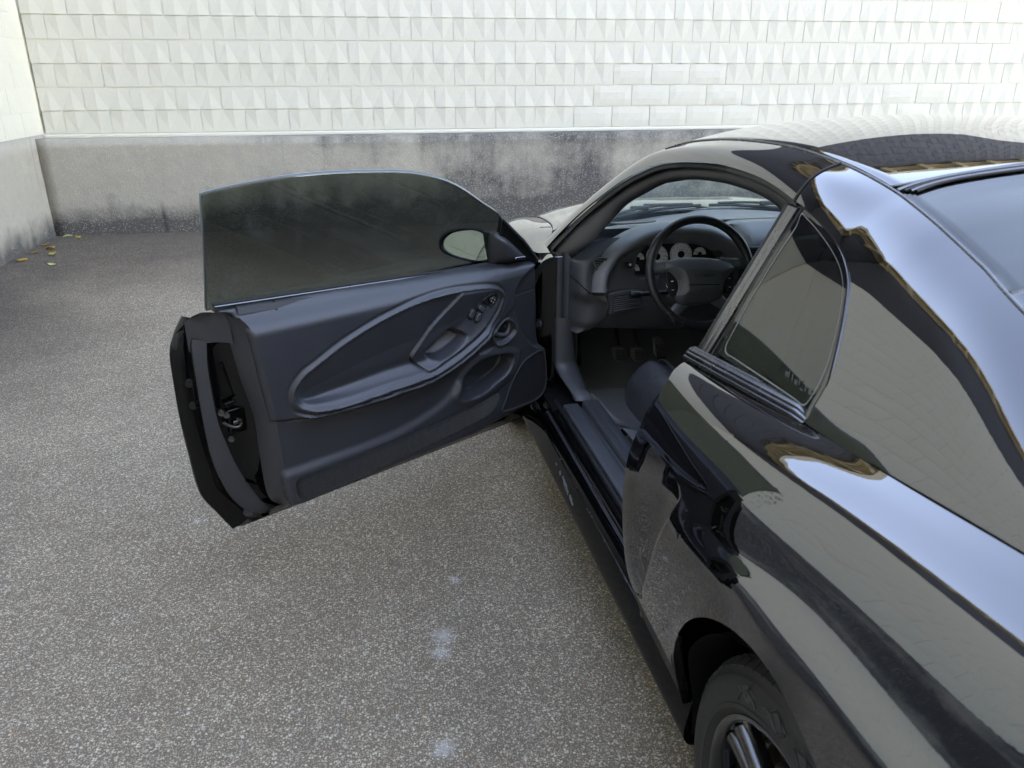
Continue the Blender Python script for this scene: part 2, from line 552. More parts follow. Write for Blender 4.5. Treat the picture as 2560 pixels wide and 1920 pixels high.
def m_asphalt():
    t = NT('aggregate_asphalt')
    p = t.pos(1)
    x, y, z = t.sep(p)[:3]
    # stones of three sizes set in dark binder
    w = t.n('TexNoise', {'Vector': p, 'Scale': 90.0, 'Detail': 2.0})
    pw = t.n('VectorMath', {0: p, 1: t.n('VectorMath', {0: w.outputs[1], 3: .004}, operation='SCALE').outputs[0]}, operation='ADD').outputs[0]
    v1 = t.n('TexVoronoi', {'Vector': pw, 'Scale': 150.0})
    v2 = t.n('TexVoronoi', {'Vector': pw, 'Scale': 300.0})
    v3 = t.n('TexVoronoi', {'Vector': pw, 'Scale': 60.0})
    s1 = t.sep(v1.outputs['Color']); s2 = t.sep(v2.outputs['Color']); s3 = t.sep(v3.outputs['Color'])
    binder = t.mix(t.noise(p, 350, 3), (.125, .098, .074), (.27, .212, .162))
    def stones(v, s, lim, lo, hi, r, mid):
        shape = t.ramp(v.outputs['Distance'], [(r * .55, 1), (r, 0)])
        pick = t.math('GREATER_THAN', s[0], lim)
        f = t.math('MULTIPLY', shape, pick)
        c = t.mix(s[1], lo, hi)
        warm = t.math('GREATER_THAN', s[2], mid)
        c = t.mix(t.math('MULTIPLY', warm, .8), c, (.30, .20, .11))
        return f, c
    f2, c2 = stones(v2, s2, .42, (.30, .243, .18), (.70, .60, .47), .60, .93)
    f1, c1 = stones(v1, s1, .58, (.32, .257, .19), (.78, .67, .52), .58, .93)
    f3, c3 = stones(v3, s3, .90, (.34, .31, .26), (.78, .73, .64), .34, .60)
    rust = t.mix(t.math('GREATER_THAN', s3[1], .8), c3, (.40, .19, .08))
    c = t.mix(f2, binder, c2)
    c = t.mix(f1, c, c1)
    c = t.mix(f3, c, rust)
    # wear: broad lighter and darker areas
    big = t.noise(t.n('Mapping', {0: p, 3: (1, .6, 1)}).outputs[0], .9, 5, .6)
    c = t.mix(t.ramp(big, [(.30, .45), (.62, 0)]), c, t.mix(1.0, c, (.52, .50, .51), 'MULTIPLY'))
    fine = t.noise(p, 7, 5, .65)
    c = t.mix(t.ramp(fine, [(.35, .30), (.6, 0)]), c, t.mix(1.0, c, (.62, .60, .60), 'MULTIPLY'))
    # damp algae-dark strip that follows the two walls
    nx = t.math('MULTIPLY_ADD', t.noise(p, 1.1, 4), 1.6, -0.8)
    dl = t.math('ADD', x, nx)
    ny = t.math('MULTIPLY_ADD', t.noise(p, .8, 4), 1.5, -.75)
    dfr = t.math('ADD', t.math('MULTIPLY', y, -1.0), ny)
    a1 = t.ramp(t.math('DIVIDE', dl, 3.0), [(.12, 1), (.55, 0)])
    a2 = t.ramp(t.math('DIVIDE', dfr, 4.6), [(.30, 1), (.62, 0)])
    damp = t.math('MAXIMUM', t.math('MULTIPLY', a1, t.ramp(t.math('DIVIDE', dfr, 12.0), [(.25, 1), (.60, .55)])), a2)
    damp = t.math('MULTIPLY', damp, t.math('MULTIPLY_ADD', fine, .7, .5))
    dc = t.mix(1.0, c, (.34, .33, .36), 'MULTIPLY')
    c = t.mix(t.math('MINIMUM', damp, .95), c, dc)
    # pale dried spots
    for sx_, sy_, sr in ((3.14, -6.385, .045), (3.13, -6.456, .035), (3.107, -6.794, .038), (3.20, -6.12, .022), (2.30, -5.6, .02)):
        dd = t.math('SQRT', t.math('ADD', t.math('POWER', t.math('SUBTRACT', x, sx_), 2.0), t.math('POWER', t.math('SUBTRACT', y, sy_), 2.0)))
        dd = t.math('ADD', dd, t.math('MULTIPLY_ADD', t.noise(p, 60, 4, .8), .14, -.07))
        c = t.mix(t.ramp(dd, [(sr * .2, .30), (sr, 0)]), c, (.80, .80, .80))
    sp = t.ramp(t.noise(p, 4.2, 3), [(.735, 0), (.80, .5)])
    sp = t.math('MULTIPLY', sp, t.ramp(t.noise(p, 90, 2), [(.45, 0), (.6, 1)]))
    c = t.mix(sp, c, (.55, .56, .57))
    b = t.bsdf(Base_Color=c, Roughness=.85)
    b.inputs['Specular IOR Level'].default_value = .25
    hh = t.math('ADD', t.math('MULTIPLY', f1, .7), t.math('ADD', t.math('MULTIPLY', f2, .4), t.math('MULTIPLY', f3, 1.2)))
    t.set(b.inputs['Normal'], t.bump(hh, .7, .004))
    return t.m
ASPHALT = m_asphalt()

def m_plinth():
    t = NT('stained_concrete')
    p = t.pos(1)
    x, y, z = t.sep(p)[:3]
    n1 = t.noise(p, 1.6, 6, .62)
    n2 = t.noise(p, 9, 6, .65)
    streak = t.noise(t.n('Mapping', {0: p, 3: (9, 9, .7)}).outputs[0], 1.0, 5, .6)
    base = t.mix(n2, (.30, .27, .225), (.43, .395, .335))
    base = t.mix(t.ramp(n1, [(.4, 0), (.65, .7)]), base, (.345, .32, .28))
    # black algae: rising from the ground and thicker towards the right of the corner
    right = t.ramp(t.math('DIVIDE', x, 8.0), [(.12, 0), (.34, .34), (.55, .42), (.75, .36)])
    low = t.ramp(z, [(.05, 1.0), (.38, .32), (.70, .06), (.84, .06), (.97, .20)])
    side = t.ramp(x, [(.02, .85), (.06, 1.0)])
    back = t.ramp(t.math('DIVIDE', y, -8.0), [(.22, 0), (.5, .65)])
    amt = t.math('MULTIPLY', t.math('ADD', low, t.math('MAXIMUM', right, back)), side)
    nn = t.math('ADD', t.math('MULTIPLY', n1, .9), t.math('ADD', t.math('MULTIPLY', n2, .45), t.math('MULTIPLY', streak, .28)))
    k = t.math('SUBTRACT', t.math('ADD', amt, nn), 1.12)
    f = t.ramp(k, [(.0, 0), (.42, .93)])
    grime = t.mix(t.noise(p, 70, 3), (.035, .034, .036), (.11, .105, .10))
    c = t.mix(f, base, grime)
    # pale sand grains showing through
    v = t.n('TexVoronoi', {'Vector': p, 'Scale': 95.0})
    sv = t.sep(v.outputs['Color'])
    g = t.math('MULTIPLY', t.ramp(v.outputs['Distance'], [(.2, 1), (.42, 0)]), t.math('GREATER_THAN', sv[0], .62))
    c = t.mix(t.math('MULTIPLY', g, .75), c, (.50, .47, .41))
    # drips down from the ledge
    st = t.ramp(streak, [(.60, 0), (.74, .40)])
    c = t.mix(t.math('MULTIPLY', st, t.ramp(z, [(.35, 0), (.95, 1)])), c, (.07, .068, .072))
    # rust-black run below the drain stub
    xs = t.math('ABSOLUTE', t.math('SUBTRACT', x, t.math('MULTIPLY_ADD', t.noise(p, 6, 2), .03, .985)))
    run = t.math('MULTIPLY', t.ramp(xs, [(.008, 1), (.028, 0)]), t.ramp(z, [(.30, .55), (.43, 0)]))
    c = t.mix(run, c, (.035, .034, .037))
    b = t.bsdf(Base_Color=c, Roughness=.9)
    b.inputs['Specular IOR Level'].default_value = .2
    t.set(b.inputs['Normal'], t.bump(t.math('ADD', n2, t.math('MULTIPLY', t.noise(p, 80, 3), .5)), .5, .012))
    return t.m
PLINTH = m_plinth()

def m_wallpaint(name, col, col2):
    t = NT(name)
    p = t.pos(1)
    n1 = t.noise(p, 1.1, 4)
    n2 = t.noise(p, 26, 5, .6)
    c = t.mix(n1, col, col2)
    c = t.mix(t.ramp(t.noise(p, 5.0, 5), [(.60, 0), (.74, .35)]), c, tuple(min(k * 1.08, .9) for k in col))
    b = t.bsdf(Base_Color=c, Roughness=.55)
    b.inputs['Specular IOR Level'].default_value = .35
    rip = t.noise(t.n('Mapping', {0: p, 3: (5, 5, 60)}).outputs[0], 1.0, 3)
    t.set(b.inputs['Normal'], t.bump(t.math('ADD', n2, t.math('MULTIPLY', rip, .6)), .35, .005))
    return t.m
CREAM = m_wallpaint('cream_wall_paint', (.63, .605, .52), (.60, .575, .49))
DARKBAND = m_wallpaint('dark_wall_paint', (.052, .052, .056), (.062, .062, .066))
CORNICE = m_wallpaint('cream_cornice_paint', (.62, .53, .37), (.58, .49, .34))
T={"trim":[[1.1307,0.915],[1.1527,0.9444],[1.1743,0.9635],[0.9065,0.9589],[0.5976,0.9472],[0.2413,0.9371],[0.1637,0.9231],[0.0609,0.9163],[0.035,0.9024],[0.0292,0.8277],[0.0237,0.7088],[0.0163,0.6205],[-0.0058,0.5799],[-0.013,0.4697],[0.0005,0.4181],[0.0482,0.3873],[0.2318,0.3677],[0.4122,0.3615],[0.7237,0.3586],[0.9712,0.3474],[1.0467,0.3479],[1.065,0.3668],[1.0747,0.4198],[1.083,0.5258],[1.0882,0.6234],[1.1036,0.7406],[1.1184,0.8745]],"split":[[1.0878,0.6268],[0.9804,0.609],[0.8369,0.6007],[0.6192,0.5993],[0.4901,0.6213],[0.3926,0.6528],[0.332,0.6811],[0.2912,0.6838]],"tear":[[1.0339,0.6885],[1.0239,0.7201],[0.9883,0.755],[0.943,0.7777],[0.8502,0.8209],[0.7304,0.8609],[0.6049,0.8876],[0.4724,0.897],[0.3312,0.8881],[0.2517,0.8716],[0.2107,0.8414],[0.2088,0.8091],[0.2427,0.7636],[0.3153,0.7149],[0.4058,0.6718],[0.4931,0.6418],[0.5629,0.6285],[0.7075,0.6238],[0.8304,0.619],[0.9078,0.6197],[0.9665,0.6279],[1.0082,0.6426],[1.0285,0.6627]],"tear_in":[[1.0159,0.6868],[0.9955,0.7226],[0.9452,0.7576],[0.8519,0.8039],[0.7317,0.845],[0.6059,0.8713],[0.473,0.8845],[0.3315,0.8774],[0.2619,0.8641],[0.2315,0.8397],[0.2318,0.8135],[0.2632,0.7759],[0.3351,0.7297],[0.4149,0.6914],[0.492,0.6652],[0.5592,0.647],[0.7061,0.6439],[0.8286,0.6392],[0.9056,0.6409],[0.9642,0.6487],[0.999,0.661]],"pod_line":[[0.4068,0.887],[0.4549,0.8474],[0.5303,0.7917],[0.5914,0.7305],[0.6094,0.707],[0.5986,0.683],[0.5665,0.6502]],"cup":[[0.557,0.7109],[0.5058,0.737],[0.4489,0.7641],[0.3974,0.7372],[0.4077,0.7183],[0.4516,0.6933],[0.4993,0.6775],[0.5357,0.6842]],"sw1":[[0.3651,0.7995]],"sw2":[[0.341,0.7821]],"sw3":[[0.3236,0.8097]],"sw_mirror":[[0.2802,0.8309]],"mirror_ring":[[0.3142,0.8335],[0.3,0.8463],[0.2698,0.8507],[0.2495,0.8407],[0.2497,0.825],[0.2754,0.8064],[0.2855,0.81]],"handle_cup":[[0.2692,0.7071],[0.2397,0.7236],[0.2099,0.7402],[0.185,0.7396],[0.1598,0.7219],[0.147,0.6957],[0.1599,0.6749],[0.1905,0.6622],[0.2207,0.6574],[0.2503,0.6643]],"handle_hole":[[0.2619,0.7074],[0.2299,0.7215],[0.195,0.7332],[0.1724,0.7246],[0.1623,0.7069],[0.17,0.689],[0.1953,0.6868],[0.2205,0.6769],[0.2549,0.6885]],"handle_panel":[[0.3057,0.6848],[0.2935,0.6973],[0.2198,0.7423],[0.1596,0.7836],[0.1444,0.7768],[0.1393,0.7019],[0.1599,0.667],[0.2207,0.6574],[0.3281,0.6442]],"pocket":[[0.4288,0.5189],[0.4216,0.5541],[0.3938,0.5877],[0.3479,0.6169],[0.2862,0.628],[0.2016,0.6199],[0.1711,0.6014],[0.1733,0.5728],[0.202,0.5414],[0.2563,0.5215],[0.3198,0.5048],[0.3915,0.504]],"pocket_rim":[[0.4506,0.5127],[0.4439,0.5603],[0.4081,0.6038],[0.3525,0.6345],[0.2859,0.6469],[0.1906,0.635],[0.1356,0.6065],[0.1411,0.556],[0.1801,0.5182],[0.2458,0.497],[0.3204,0.4793],[0.4022,0.4836]],"speaker":[[0.2237,0.41],[0.2091,0.4369],[0.1644,0.517],[0.1138,0.5652],[0.0509,0.5865],[0.018,0.5839],[0.0031,0.5464],[-0.0059,0.4625],[0.0066,0.4198],[0.0543,0.3983],[0.1418,0.3964],[0.2094,0.4004]],"carpet":[[1.0448,0.4243],[1.0265,0.4363],[0.963,0.4357],[0.7185,0.4483],[0.4401,0.4669],[0.2648,0.4824],[0.2358,0.4716],[0.2383,0.446],[0.2712,0.416],[0.3088,0.4055],[0.6344,0.3791],[0.8926,0.3589],[1.0166,0.36],[1.0364,0.3693],[1.0439,0.3937]],"lowcrease":[[1.0794,0.478],[0.9584,0.4795],[0.7156,0.4872],[0.5528,0.5172],[0.4757,0.5519],[0.4355,0.5898]],"frontpanel":[[0.1593,0.7975],[0.1431,0.8471],[0.0943,0.887],[0.0335,0.9078]],"frontline":[[0.1592,0.8113],[0.0378,0.82]],"frontlow":[[0.1571,0.8012],[0.143,0.7325],[0.1152,0.6677],[0.0578,0.607],[-0.0011,0.5887]],"pin":[[1.0234,0.9289]],"side_rear":[[1.1576,0.9499],[1.1501,0.8711],[1.1341,0.7554],[1.1107,0.6317],[1.1087,0.5161],[1.1016,0.3785],[1.0709,0.3314],[1.0342,0.3127]],"seal_out":[[1.1944,0.9462],[1.2273,0.8793],[1.2338,0.8494],[1.2347,0.7572],[1.2338,0.6359],[1.2264,0.5248],[1.2015,0.4115],[1.1643,0.3404],[1.1206,0.3032],[1.059,0.2828]],"seal_in":[[1.1489,0.9469],[1.2022,0.8721],[1.2097,0.8102],[1.2096,0.7202],[1.205,0.6303],[1.1895,0.5556],[1.1708,0.482],[1.1354,0.3948],[1.1034,0.3345],[1.0304,0.2904]],"skin":[[1.209,0.9285],[1.2257,0.93],[1.2504,0.8922],[1.2692,0.8451],[1.2743,0.8023],[1.2754,0.7373],[1.2755,0.6408],[1.2693,0.53],[1.2571,0.3984],[1.2221,0.323],[1.1808,0.246],[1.0565,0.2496]],"inner_flange":[[1.2115,0.9265],[1.232,0.8798],[1.2289,0.8513],[1.2411,0.7488],[1.2412,0.648],[1.2355,0.5813],[1.2237,0.4973],[1.2149,0.4162],[1.185,0.3575],[1.1261,0.2703]],"latch":[[1.1614,0.6147]],"bolts":[[1.1914,0.6604],[1.1776,0.6498],[1.1743,0.5753]],"plugs":[[1.2425,0.745],[1.2423,0.6789]],"bumper_stop":[[1.1481,0.3145]],"vertex_hi":[[1.1724,0.6917],[1.1335,0.6025]],"glass":[[1.203,0.9699,0.0035],[1.2092,1.1305,0.0597],[1.2148,1.2622,0.1058],[1.2126,1.2728,0.1095],[1.2039,1.2773,0.1111],[1.1465,1.2854,0.1139],[1.06,1.2942,0.117],[0.9559,1.2995,0.1188],[0.837,1.2974,0.1181],[0.6926,1.2883,0.1149],[0.5979,1.2763,0.1107],[0.503,1.252,0.1022],[0.4169,1.217,0.09],[0.3089,1.156,0.0686],[0.2131,1.0959,0.0476],[0.1987,1.0149,0.0192],[0.1823,0.9258,-0.012]],"sail":[[0.201,0.9267,0.009],[0.2145,1.0276,0.0393],[0.2193,1.0967,0.06],[0.1744,1.0616,0.0495],[0.0945,1.0025,0.0318],[0.0032,0.9197,0.0069],[0.0027,0.8996,0.0009]],"sail_cover":[[0.225,0.9386,0.0476],[0.2475,1.0335,0.076],[0.2326,1.0454,0.0796],[0.1893,1.0355,0.0767],[0.1248,0.9919,0.0636],[0.0472,0.9327,0.0458],[0.0463,0.919,0.0417],[0.1462,0.9171,0.0411],[0.2008,0.9247,0.0434]],"badge":[[0.1428,0.9424,0.0637],[0.0985,0.9452,0.0645]],"mirror":[[-0.0851,-0.0049],[-0.0781,0.0192],[-0.0471,0.0407],[0.0115,0.0516],[0.0497,0.0458],[0.0719,0.0275],[0.0842,-0.0029],[0.0849,-0.0341],[0.0693,-0.0492],[0.0272,-0.0495],[-0.033,-0.0391],[-0.0699,-0.0254]],"mirror_shell":[[-0.1026,-0.002],[-0.095,0.0262],[-0.0605,0.0494],[0.0109,0.0602],[0.0616,0.0542],[0.0924,0.0326],[0.1079,-0.0093],[0.1092,-0.0483],[0.0701,-0.0609],[-0.015,-0.0522],[-0.085,-0.0311]],"sw_rimchk":[[-0.1949,0.0111],[0.026,0.1926],[0.0066,-0.1973],[0.2052,0.082]],"sw_pad":[[-0.131,0.0382],[-0.1124,0.0451],[-0.0634,0.0506],[-0.0125,0.0494],[0.0485,0.0419],[0.0952,0.0302],[0.1107,0.0159],[0.1159,0.0021],[0.0944,-0.0338],[0.059,-0.0901],[0.027,-0.1039],[-0.0348,-0.1083],[-0.0896,-0.1073],[-0.1178,-0.079],[-0.1077,-0.0527],[-0.1133,-0.0199],[-0.1278,0.0018],[-0.1379,0.0137],[-0.1349,0.0269]],"sw_text":[[-0.0482,-0.0161],[0.0313,-0.018]],"sw_line":[[-0.0667,-0.0449],[0.0453,-0.0505]],"sw_dots":[[-0.0892,-0.0352],[0.0624,-0.0426]],"sw_logo":[[-0.013,-0.062]],"sw_buttons":[[-0.1231,-0.0286],[-0.1181,-0.0567]],"g_tach":[[0.0449,-0.0192],[0.0019,-0.0174],[0.0447,0.0189]],"g_speedo":[[-0.049,-0.0237],[-0.0085,-0.0254],[-0.0389,0.0138]],"g_fuel":[[0.1191,-0.0202],[0.1431,-0.0233],[0.1195,-0.0011]],"g_l1":[[-0.1241,-0.0289],[-0.0996,-0.03],[-0.1234,-0.0079]],"g_l2":[[-0.1432,-0.0691],[-0.121,-0.0711],[-0.1413,-0.0471]],"knob":[[-0.1784,-0.05]],"brow_in":[[-0.2744,-0.1461],[-0.2689,-0.0976],[-0.2496,-0.0575],[-0.2187,-0.0205],[-0.1634,0.0156],[-0.0917,0.0434],[-0.0202,0.0525],[0.0573,0.0507],[0.1298,0.0402],[0.18,0.0174],[0.2249,-0.0131],[0.2529,-0.0458],[0.2611,-0.0752]],"bez_low":[[-0.2744,-0.1461],[-0.1793,-0.1354],[-0.113,-0.1154],[-0.0459,-0.0822]],"lens":[[-0.1459,-0.0916],[-0.1415,-0.0445],[-0.1322,-0.0134],[-0.0978,0.0166],[-0.0299,0.0454],[0.0266,0.0512],[0.1003,0.0458],[0.1512,0.0226],[0.185,-0.0161],[0.1961,-0.0433],[0.08,-0.0862],[-0.1013,-0.0964]],"side_vent":[[-0.6675,0.9036],[-0.66,0.919],[-0.6305,0.923],[-0.6264,0.9149],[-0.6344,0.8889],[-0.6448,0.8761],[-0.6557,0.8793]],"low_vent":[[-0.6009,0.7823],[-0.5024,0.7906],[-0.4964,0.7384],[-0.5954,0.7248]],"dash_end":[[-0.7464,0.9431],[-0.7501,0.8464],[-0.7479,0.6476],[-0.6989,0.6322],[-0.6497,0.6527],[-0.6186,0.7065],[-0.61,0.7611],[-0.622,0.7835],[-0.6224,0.7917]],"dash_top_l":[[-0.6745,0.907],[-0.6599,0.9597],[-0.6073,1.0104]],"clutch":[[-0.4601,0.4401],[-0.4017,0.4395],[-0.3934,0.4059],[-0.4084,0.381],[-0.4477,0.3838]],"brake":[[-0.3721,0.4342],[-0.3129,0.4303],[-0.3076,0.4],[-0.3225,0.375],[-0.3623,0.3778]],"gas":[[-0.2649,0.4635],[-0.2215,0.4607],[-0.2117,0.3729],[-0.2555,0.376]],"stalk":[[-0.553,0.8405],[-0.4467,0.835]],"mirror_o":[-1.1194,1.9775,0.9754],"mirror_ax":[0.88295,-0.46947,0.0],"mirror_ay":[0.12151,0.22852,0.96593],"mirror_n":[-0.45347,-0.85286,0.25882],"dishline":[[1.0084,0.6569],[0.9318,0.6654],[0.816,0.6746],[0.6929,0.6836],[0.6066,0.6859],[0.5484,0.6884],[0.4776,0.7244],[0.3898,0.7829],[0.3202,0.8158],[0.249,0.8415]]}
# ------------------------------------------------------------------ ground
def ground_z(x, y):
    t = min(max((y + 4.4) / 3.9, 0), 1)
    return .11 * t * t * (3 - 2 * t)
xs = np.r_[-6, -3, -1.2, -.3, np.linspace(0, 12, 61), 16, 24, 40, 80, 160]
ys = np.r_[-160, -80, -40, -24, -16, -12, np.linspace(-10, 0, 61), .3, 2, 6, 20, 60, 160]
P = np.array([[(x, y, ground_z(x, y)) for y in ys] for x in xs])
o = grid('asphalt_yard', P, ASPHALT)
tag(o, kind='structure')

# ------------------------------------------------------------------ the two walls
BW, BH = .4064, .2032
Z0 = 1.017                     # underside of the lowest block course
X0 = .2006                     # first joint of the even courses
JW = .007
H_CREAM, H_DARK = 17, 25       # courses: cream up to the 14th, dark above, then the cornice
WX = 14.0

def block_mesh(kind, w=BW - JW, h=BH - JW, seed=0):
    r = np.random.default_rng(seed)
    v = []; f = []
    D = .0095
    dep = .03
    if kind in 'AB':
        q = w / 4
        # front rim points (x, z), depth 0; ridges proud by D
        xsb = [0, q, 2 * q, 3 * q, w]
        top = [(x, 0, h) for x in xsb]; bot = [(x, 0, 0) for x in xsb]
        v = top + bot
        for i in (1, 3):
            ridge = len(v)
            if kind == 'A':     # triangle pointing down, ridge stands out at the top
                v.append((xsb[i], -D, h))
                f += [(i - 1, ridge, 5 + i), (ridge, i + 1, 5 + i), (i - 1, i, ridge), (i, i + 1, ridge),
                      (5 + i - 1, i - 1, 5 + i), (5 + i, i + 1, 5 + i + 1)]
            else:
                v.append((xsb[i], -D, 0))
                f += [(5 + i - 1, i, ridge), (ridge, i, 5 + i + 1), (5 + i - 1, ridge, 5 + i), (5 + i, ridge, 5 + i + 1),
                      (i - 1, i, 5 + i - 1), (i, i + 1, 5 + i + 1)]
        n = len(v)
        back = [(0, dep, h), (w, dep, h), (w, dep, 0), (0, dep, 0)]
        v += back
        f += [(0, 5, n + 3, n), (4, n + 1, n + 2, 9), (0, n, n + 1, 4, 3, 2, 1), (5, 6, 7, 8, 9, n + 2, n + 3)]
    else:
        nx, nz = 7, 4
        for i in range(nx):
            for j in range(nz):
                e = .004 if 0 < i < nx - 1 and 0 < j < nz - 1 else 0
                v.append((w * i / (nx - 1), -e - abs(r.normal(0, .0018)) * (e > 0), h * j / (nz - 1) ))
        f = [(i * nz + j, (i + 1) * nz + j, (i + 1) * nz + j + 1, i * nz + j + 1) for i in range(nx - 1) for j in range(nz - 1)]
        n = len(v)
        v += [(0, dep, h), (w, dep, h), (w, dep, 0), (0, dep, 0)]
        f += [tuple([j for j in range(nz)][::1]) + (n, n + 3), tuple([(nx - 1) * nz + j for j in range(nz)][::-1]) + (n + 2, n + 1),
              tuple([i * nz for i in range(nx)]) + (n + 2, n + 3), tuple([i * nz + nz - 1 for i in range(nx)][::-1]) + (n, n + 1)]
    me = bpy.data.meshes.new('block')
    me.from_pydata([tuple(map(float, a)) for a in v], [], f)
    bm = bmesh.new(); bm.from_mesh(me); bmesh.ops.recalc_face_normals(bm, faces=bm.faces); bm.to_mesh(me); bm.free()
    me.update()
    return me
def with_mat(me, m):
    me.materials.clear(); me.materials.append(m); return me
MA = with_mat(block_mesh('A'), CREAM); MB_ = with_mat(block_mesh('B'), CREAM)
MF = [with_mat(block_mesh('F', seed=s), CREAM) for s in range(4)]

front = empty('block_wall', (0, 0, 0))
tag(front, 'cream painted wall of diamond-faced blocks over a stained concrete base, ahead of the car', 'wall')
def wall_box(name, x0, x1, z0, z1, y0, y1, mat, parent, bevel=0):
    return box(name, ((x0 + x1) / 2, (y0 + y1) / 2, (z0 + z1) / 2), (x1 - x0, y1 - y0, z1 - z0), mat, parent, bevel=bevel)
# concrete base with a slightly wavy face
nx, nz = 140, 14
P = np.array([[(x, .004 * math.sin(x * 1.7) + .0015 * rng.normal(), -.05 + (Z0 + .01 - .045 + .05) * j / (nz - 1)) for j in range(nz)] for x in np.linspace(.004, WX, nx)])
P[:, -1, 1] += .0
grid('concrete_base', P, PLINTH, front, solid=.25, offset=1)
# the painted ledge, its lower edge ragged where paint ran over the concrete
led = []
for x in np.linspace(.0, WX, 420):
    r = .0025 * math.sin(x * 3.1) + rng.normal(0, .0022)
    zb = Z0 - .050 + r - (.045 * rng.random() if rng.random() < .018 else 0)
    led.append([(x, -.010, zb), (x, -.015, zb + .006), (x, -.016, Z0 - .016), (x, -.010, Z0 - .006), (x, .004, Z0 - .003), (x, .02, Z0 - .002)])
grid('ledge', led, CREAM, front)
wall_box('mortar_bed', 0.03, WX, Z0 - .002, Z0 + BH * H_CREAM, .006, .20, CREAM, front)
# which blocks are patched smooth
def patched(row, xc):
    if row == 0: return 5.05 < xc < 6.95 or 8.7 < xc < 9.2
    if row == 1: return 5.1 < xc < 6.95 or 8.5 < xc < 9.4
    if row == 2: return 5.45 < xc < 6.75
    return False
def clipped_block(kind, x0, x1, off, mat=None):
    """a block cut short at the wall's corner"""
    me = block_mesh(kind)
    for vv in me.vertices:
        vv.co.x = max(vv.co.x + off, x0) - x0
    return with_mat(me, mat or CREAM)
XVIS = 10.4
stuff_v, stuff_f = {'c': [], 'd': []}, {'c': [], 'd': []}
src = {'A': MA, 'B': MB_}
nb = 0
for row in range(0, H_DARK):
    kind = 'A' if row % 2 == 0 else 'B'
    sh = X0 if row % 2 == 0 else X0 - BW / 2 + BW
    k = -1
    while True:
        xa = sh + k * BW
        k += 1
        if xa > WX - BW: break
        if xa < -BW + .02: continue
        z = Z0 + row * BH
        if row <= 7 and xa < XVIS:
            if xa < 0:
                me = block_mesh(kind)
                for vv in me.vertices:
                    vv.co.x = max(vv.co.x, -xa + .012)
                with_mat(me, CREAM)
            else:
                me = src[kind]
                if patched(row, xa + BW / 2):
                    me = MF[int(rng.integers(4))]
            b = bpy.data.objects.new('block', me)
            link(b, front)
            b.location = (xa + JW / 2, 0 + rng.normal(0, .0006), z + JW / 2)
            nb += 1
        else:
            q = 'c' if row < H_CREAM else 'd'
            base = len(stuff_v[q])
            yy = 0 if q == 'c' else -.002
            for vv in src[kind].vertices:
                stuff_v[q].append((max(vv.co.x + xa + JW / 2, .01), vv.co.y + yy, vv.co.z + z + JW / 2))
            for pl in src[kind].polygons:
                stuff_f[q].append(tuple(base + i for i in pl.vertices))
o = mk('upper_block_courses', stuff_v['c'], stuff_f['c'], CREAM, front, smooth=False); tag(o, kind='stuff')
o = mk('dark_block_courses', stuff_v['d'], stuff_f['d'], DARKBAND, front, smooth=False); tag(o, kind='stuff')
ZD0 = Z0 + BH * H_CREAM; ZD1 = Z0 + BH * H_DARK
wall_box('dark_mortar_bed', 0.03, WX, ZD0, ZD1, .006, .20, DARKBAND, front)
def cornice(parent, axis):
    # axis 'x': runs along the front wall; 'y': along the left wall
    def T(a, out, z):
        return (a, -out, z) if axis == 'x' else (out, -a, z)
    prof = [(.0, 0), (.05, .0), (.05, .07), (.13, .10), (.13, .14), (.30, .16), (.30, .30), (.0, .30)]
    L = WX
    V = []
    for a in (0.0, L):
        for o_, z_ in prof:
            V.append(T(a + (0 if a else o_ * 0), o_, ZD1 + z_))
    n = len(prof)
    F = [(i, i + 1, n + i + 1, n + i) for i in range(n - 1)] + [tuple(range(n)), tuple(range(2 * n - 1, n - 1, -1))]
    oo = mk('cornice', V, F, CORNICE, parent, smooth=False)
    bm = bmesh.new(); bm.from_mesh(oo.data); bmesh.ops.recalc_face_normals(bm, faces=bm.faces); bm.to_mesh(oo.data); bm.free()
    for i in range(int((L - .6) / .62)):
        a = .55 + i * .62
        pr = [(.02, -.12), (.07, -.12), (.27, .09), (.27, .155), (.02, .155)]
        V = [T(a + s, o_, ZD1 + z_) for s in (-.045, .045) for o_, z_ in pr]
        F = [(0, 1, 2, 3, 4), (9, 8, 7, 6, 5)] + [(j, (j + 1) % 5, 5 + (j + 1) % 5, 5 + j) for j in range(5)]
        b = mk('bracket', V, F, CORNICE, parent, smooth=False)
        bm = bmesh.new(); bm.from_mesh(b.data); bmesh.ops.recalc_face_normals(bm, faces=bm.faces); bm.to_mesh(b.data); bm.free()
cornice(front, 'x')

# left wall: flat smooth-painted block courses over the same concrete
side = empty('side_wall', (0, 0, 0))
tag(side, 'flat cream side wall on a pale concrete base, meeting the diamond block wall at the left corner', 'wall')
LY = 16.0
P = np.array([[(.003 * math.sin(y * 1.3) + .002 * rng.normal(), -y, -.05 + (Z0 + .0) * j / (nz - 1)) for j in range(nz)] for y in np.linspace(-.0, LY, nx)])
P[:, -1, 2] = Z0 - .002
grid('concrete_base', P, PLINTH, side, solid=.25, offset=1)
box('mortar_bed', (-.106, -LY / 2 + .1, Z0 + BH * H_CREAM / 2), (.20, LY + .2, BH * H_CREAM), CREAM, side)
box('dark_courses', (-.104, -LY / 2 + .1, (ZD0 + ZD1) / 2), (.204, LY + .2, ZD1 - ZD0 - .002), DARKBAND, side)
fl = block_mesh('F', seed=11)
for vv in fl.vertices:      # turn the block to face +X
    x, y, z = vv.co
    vv.co = (-y * .35 - .0015, -x, z)
fl.flip_normals() if hasattr(fl, 'flip_normals') else None
bm = bmesh.new(); bm.from_mesh(fl); bmesh.ops.recalc_face_normals(bm, faces=bm.faces); bm.to_mesh(fl); bm.free()
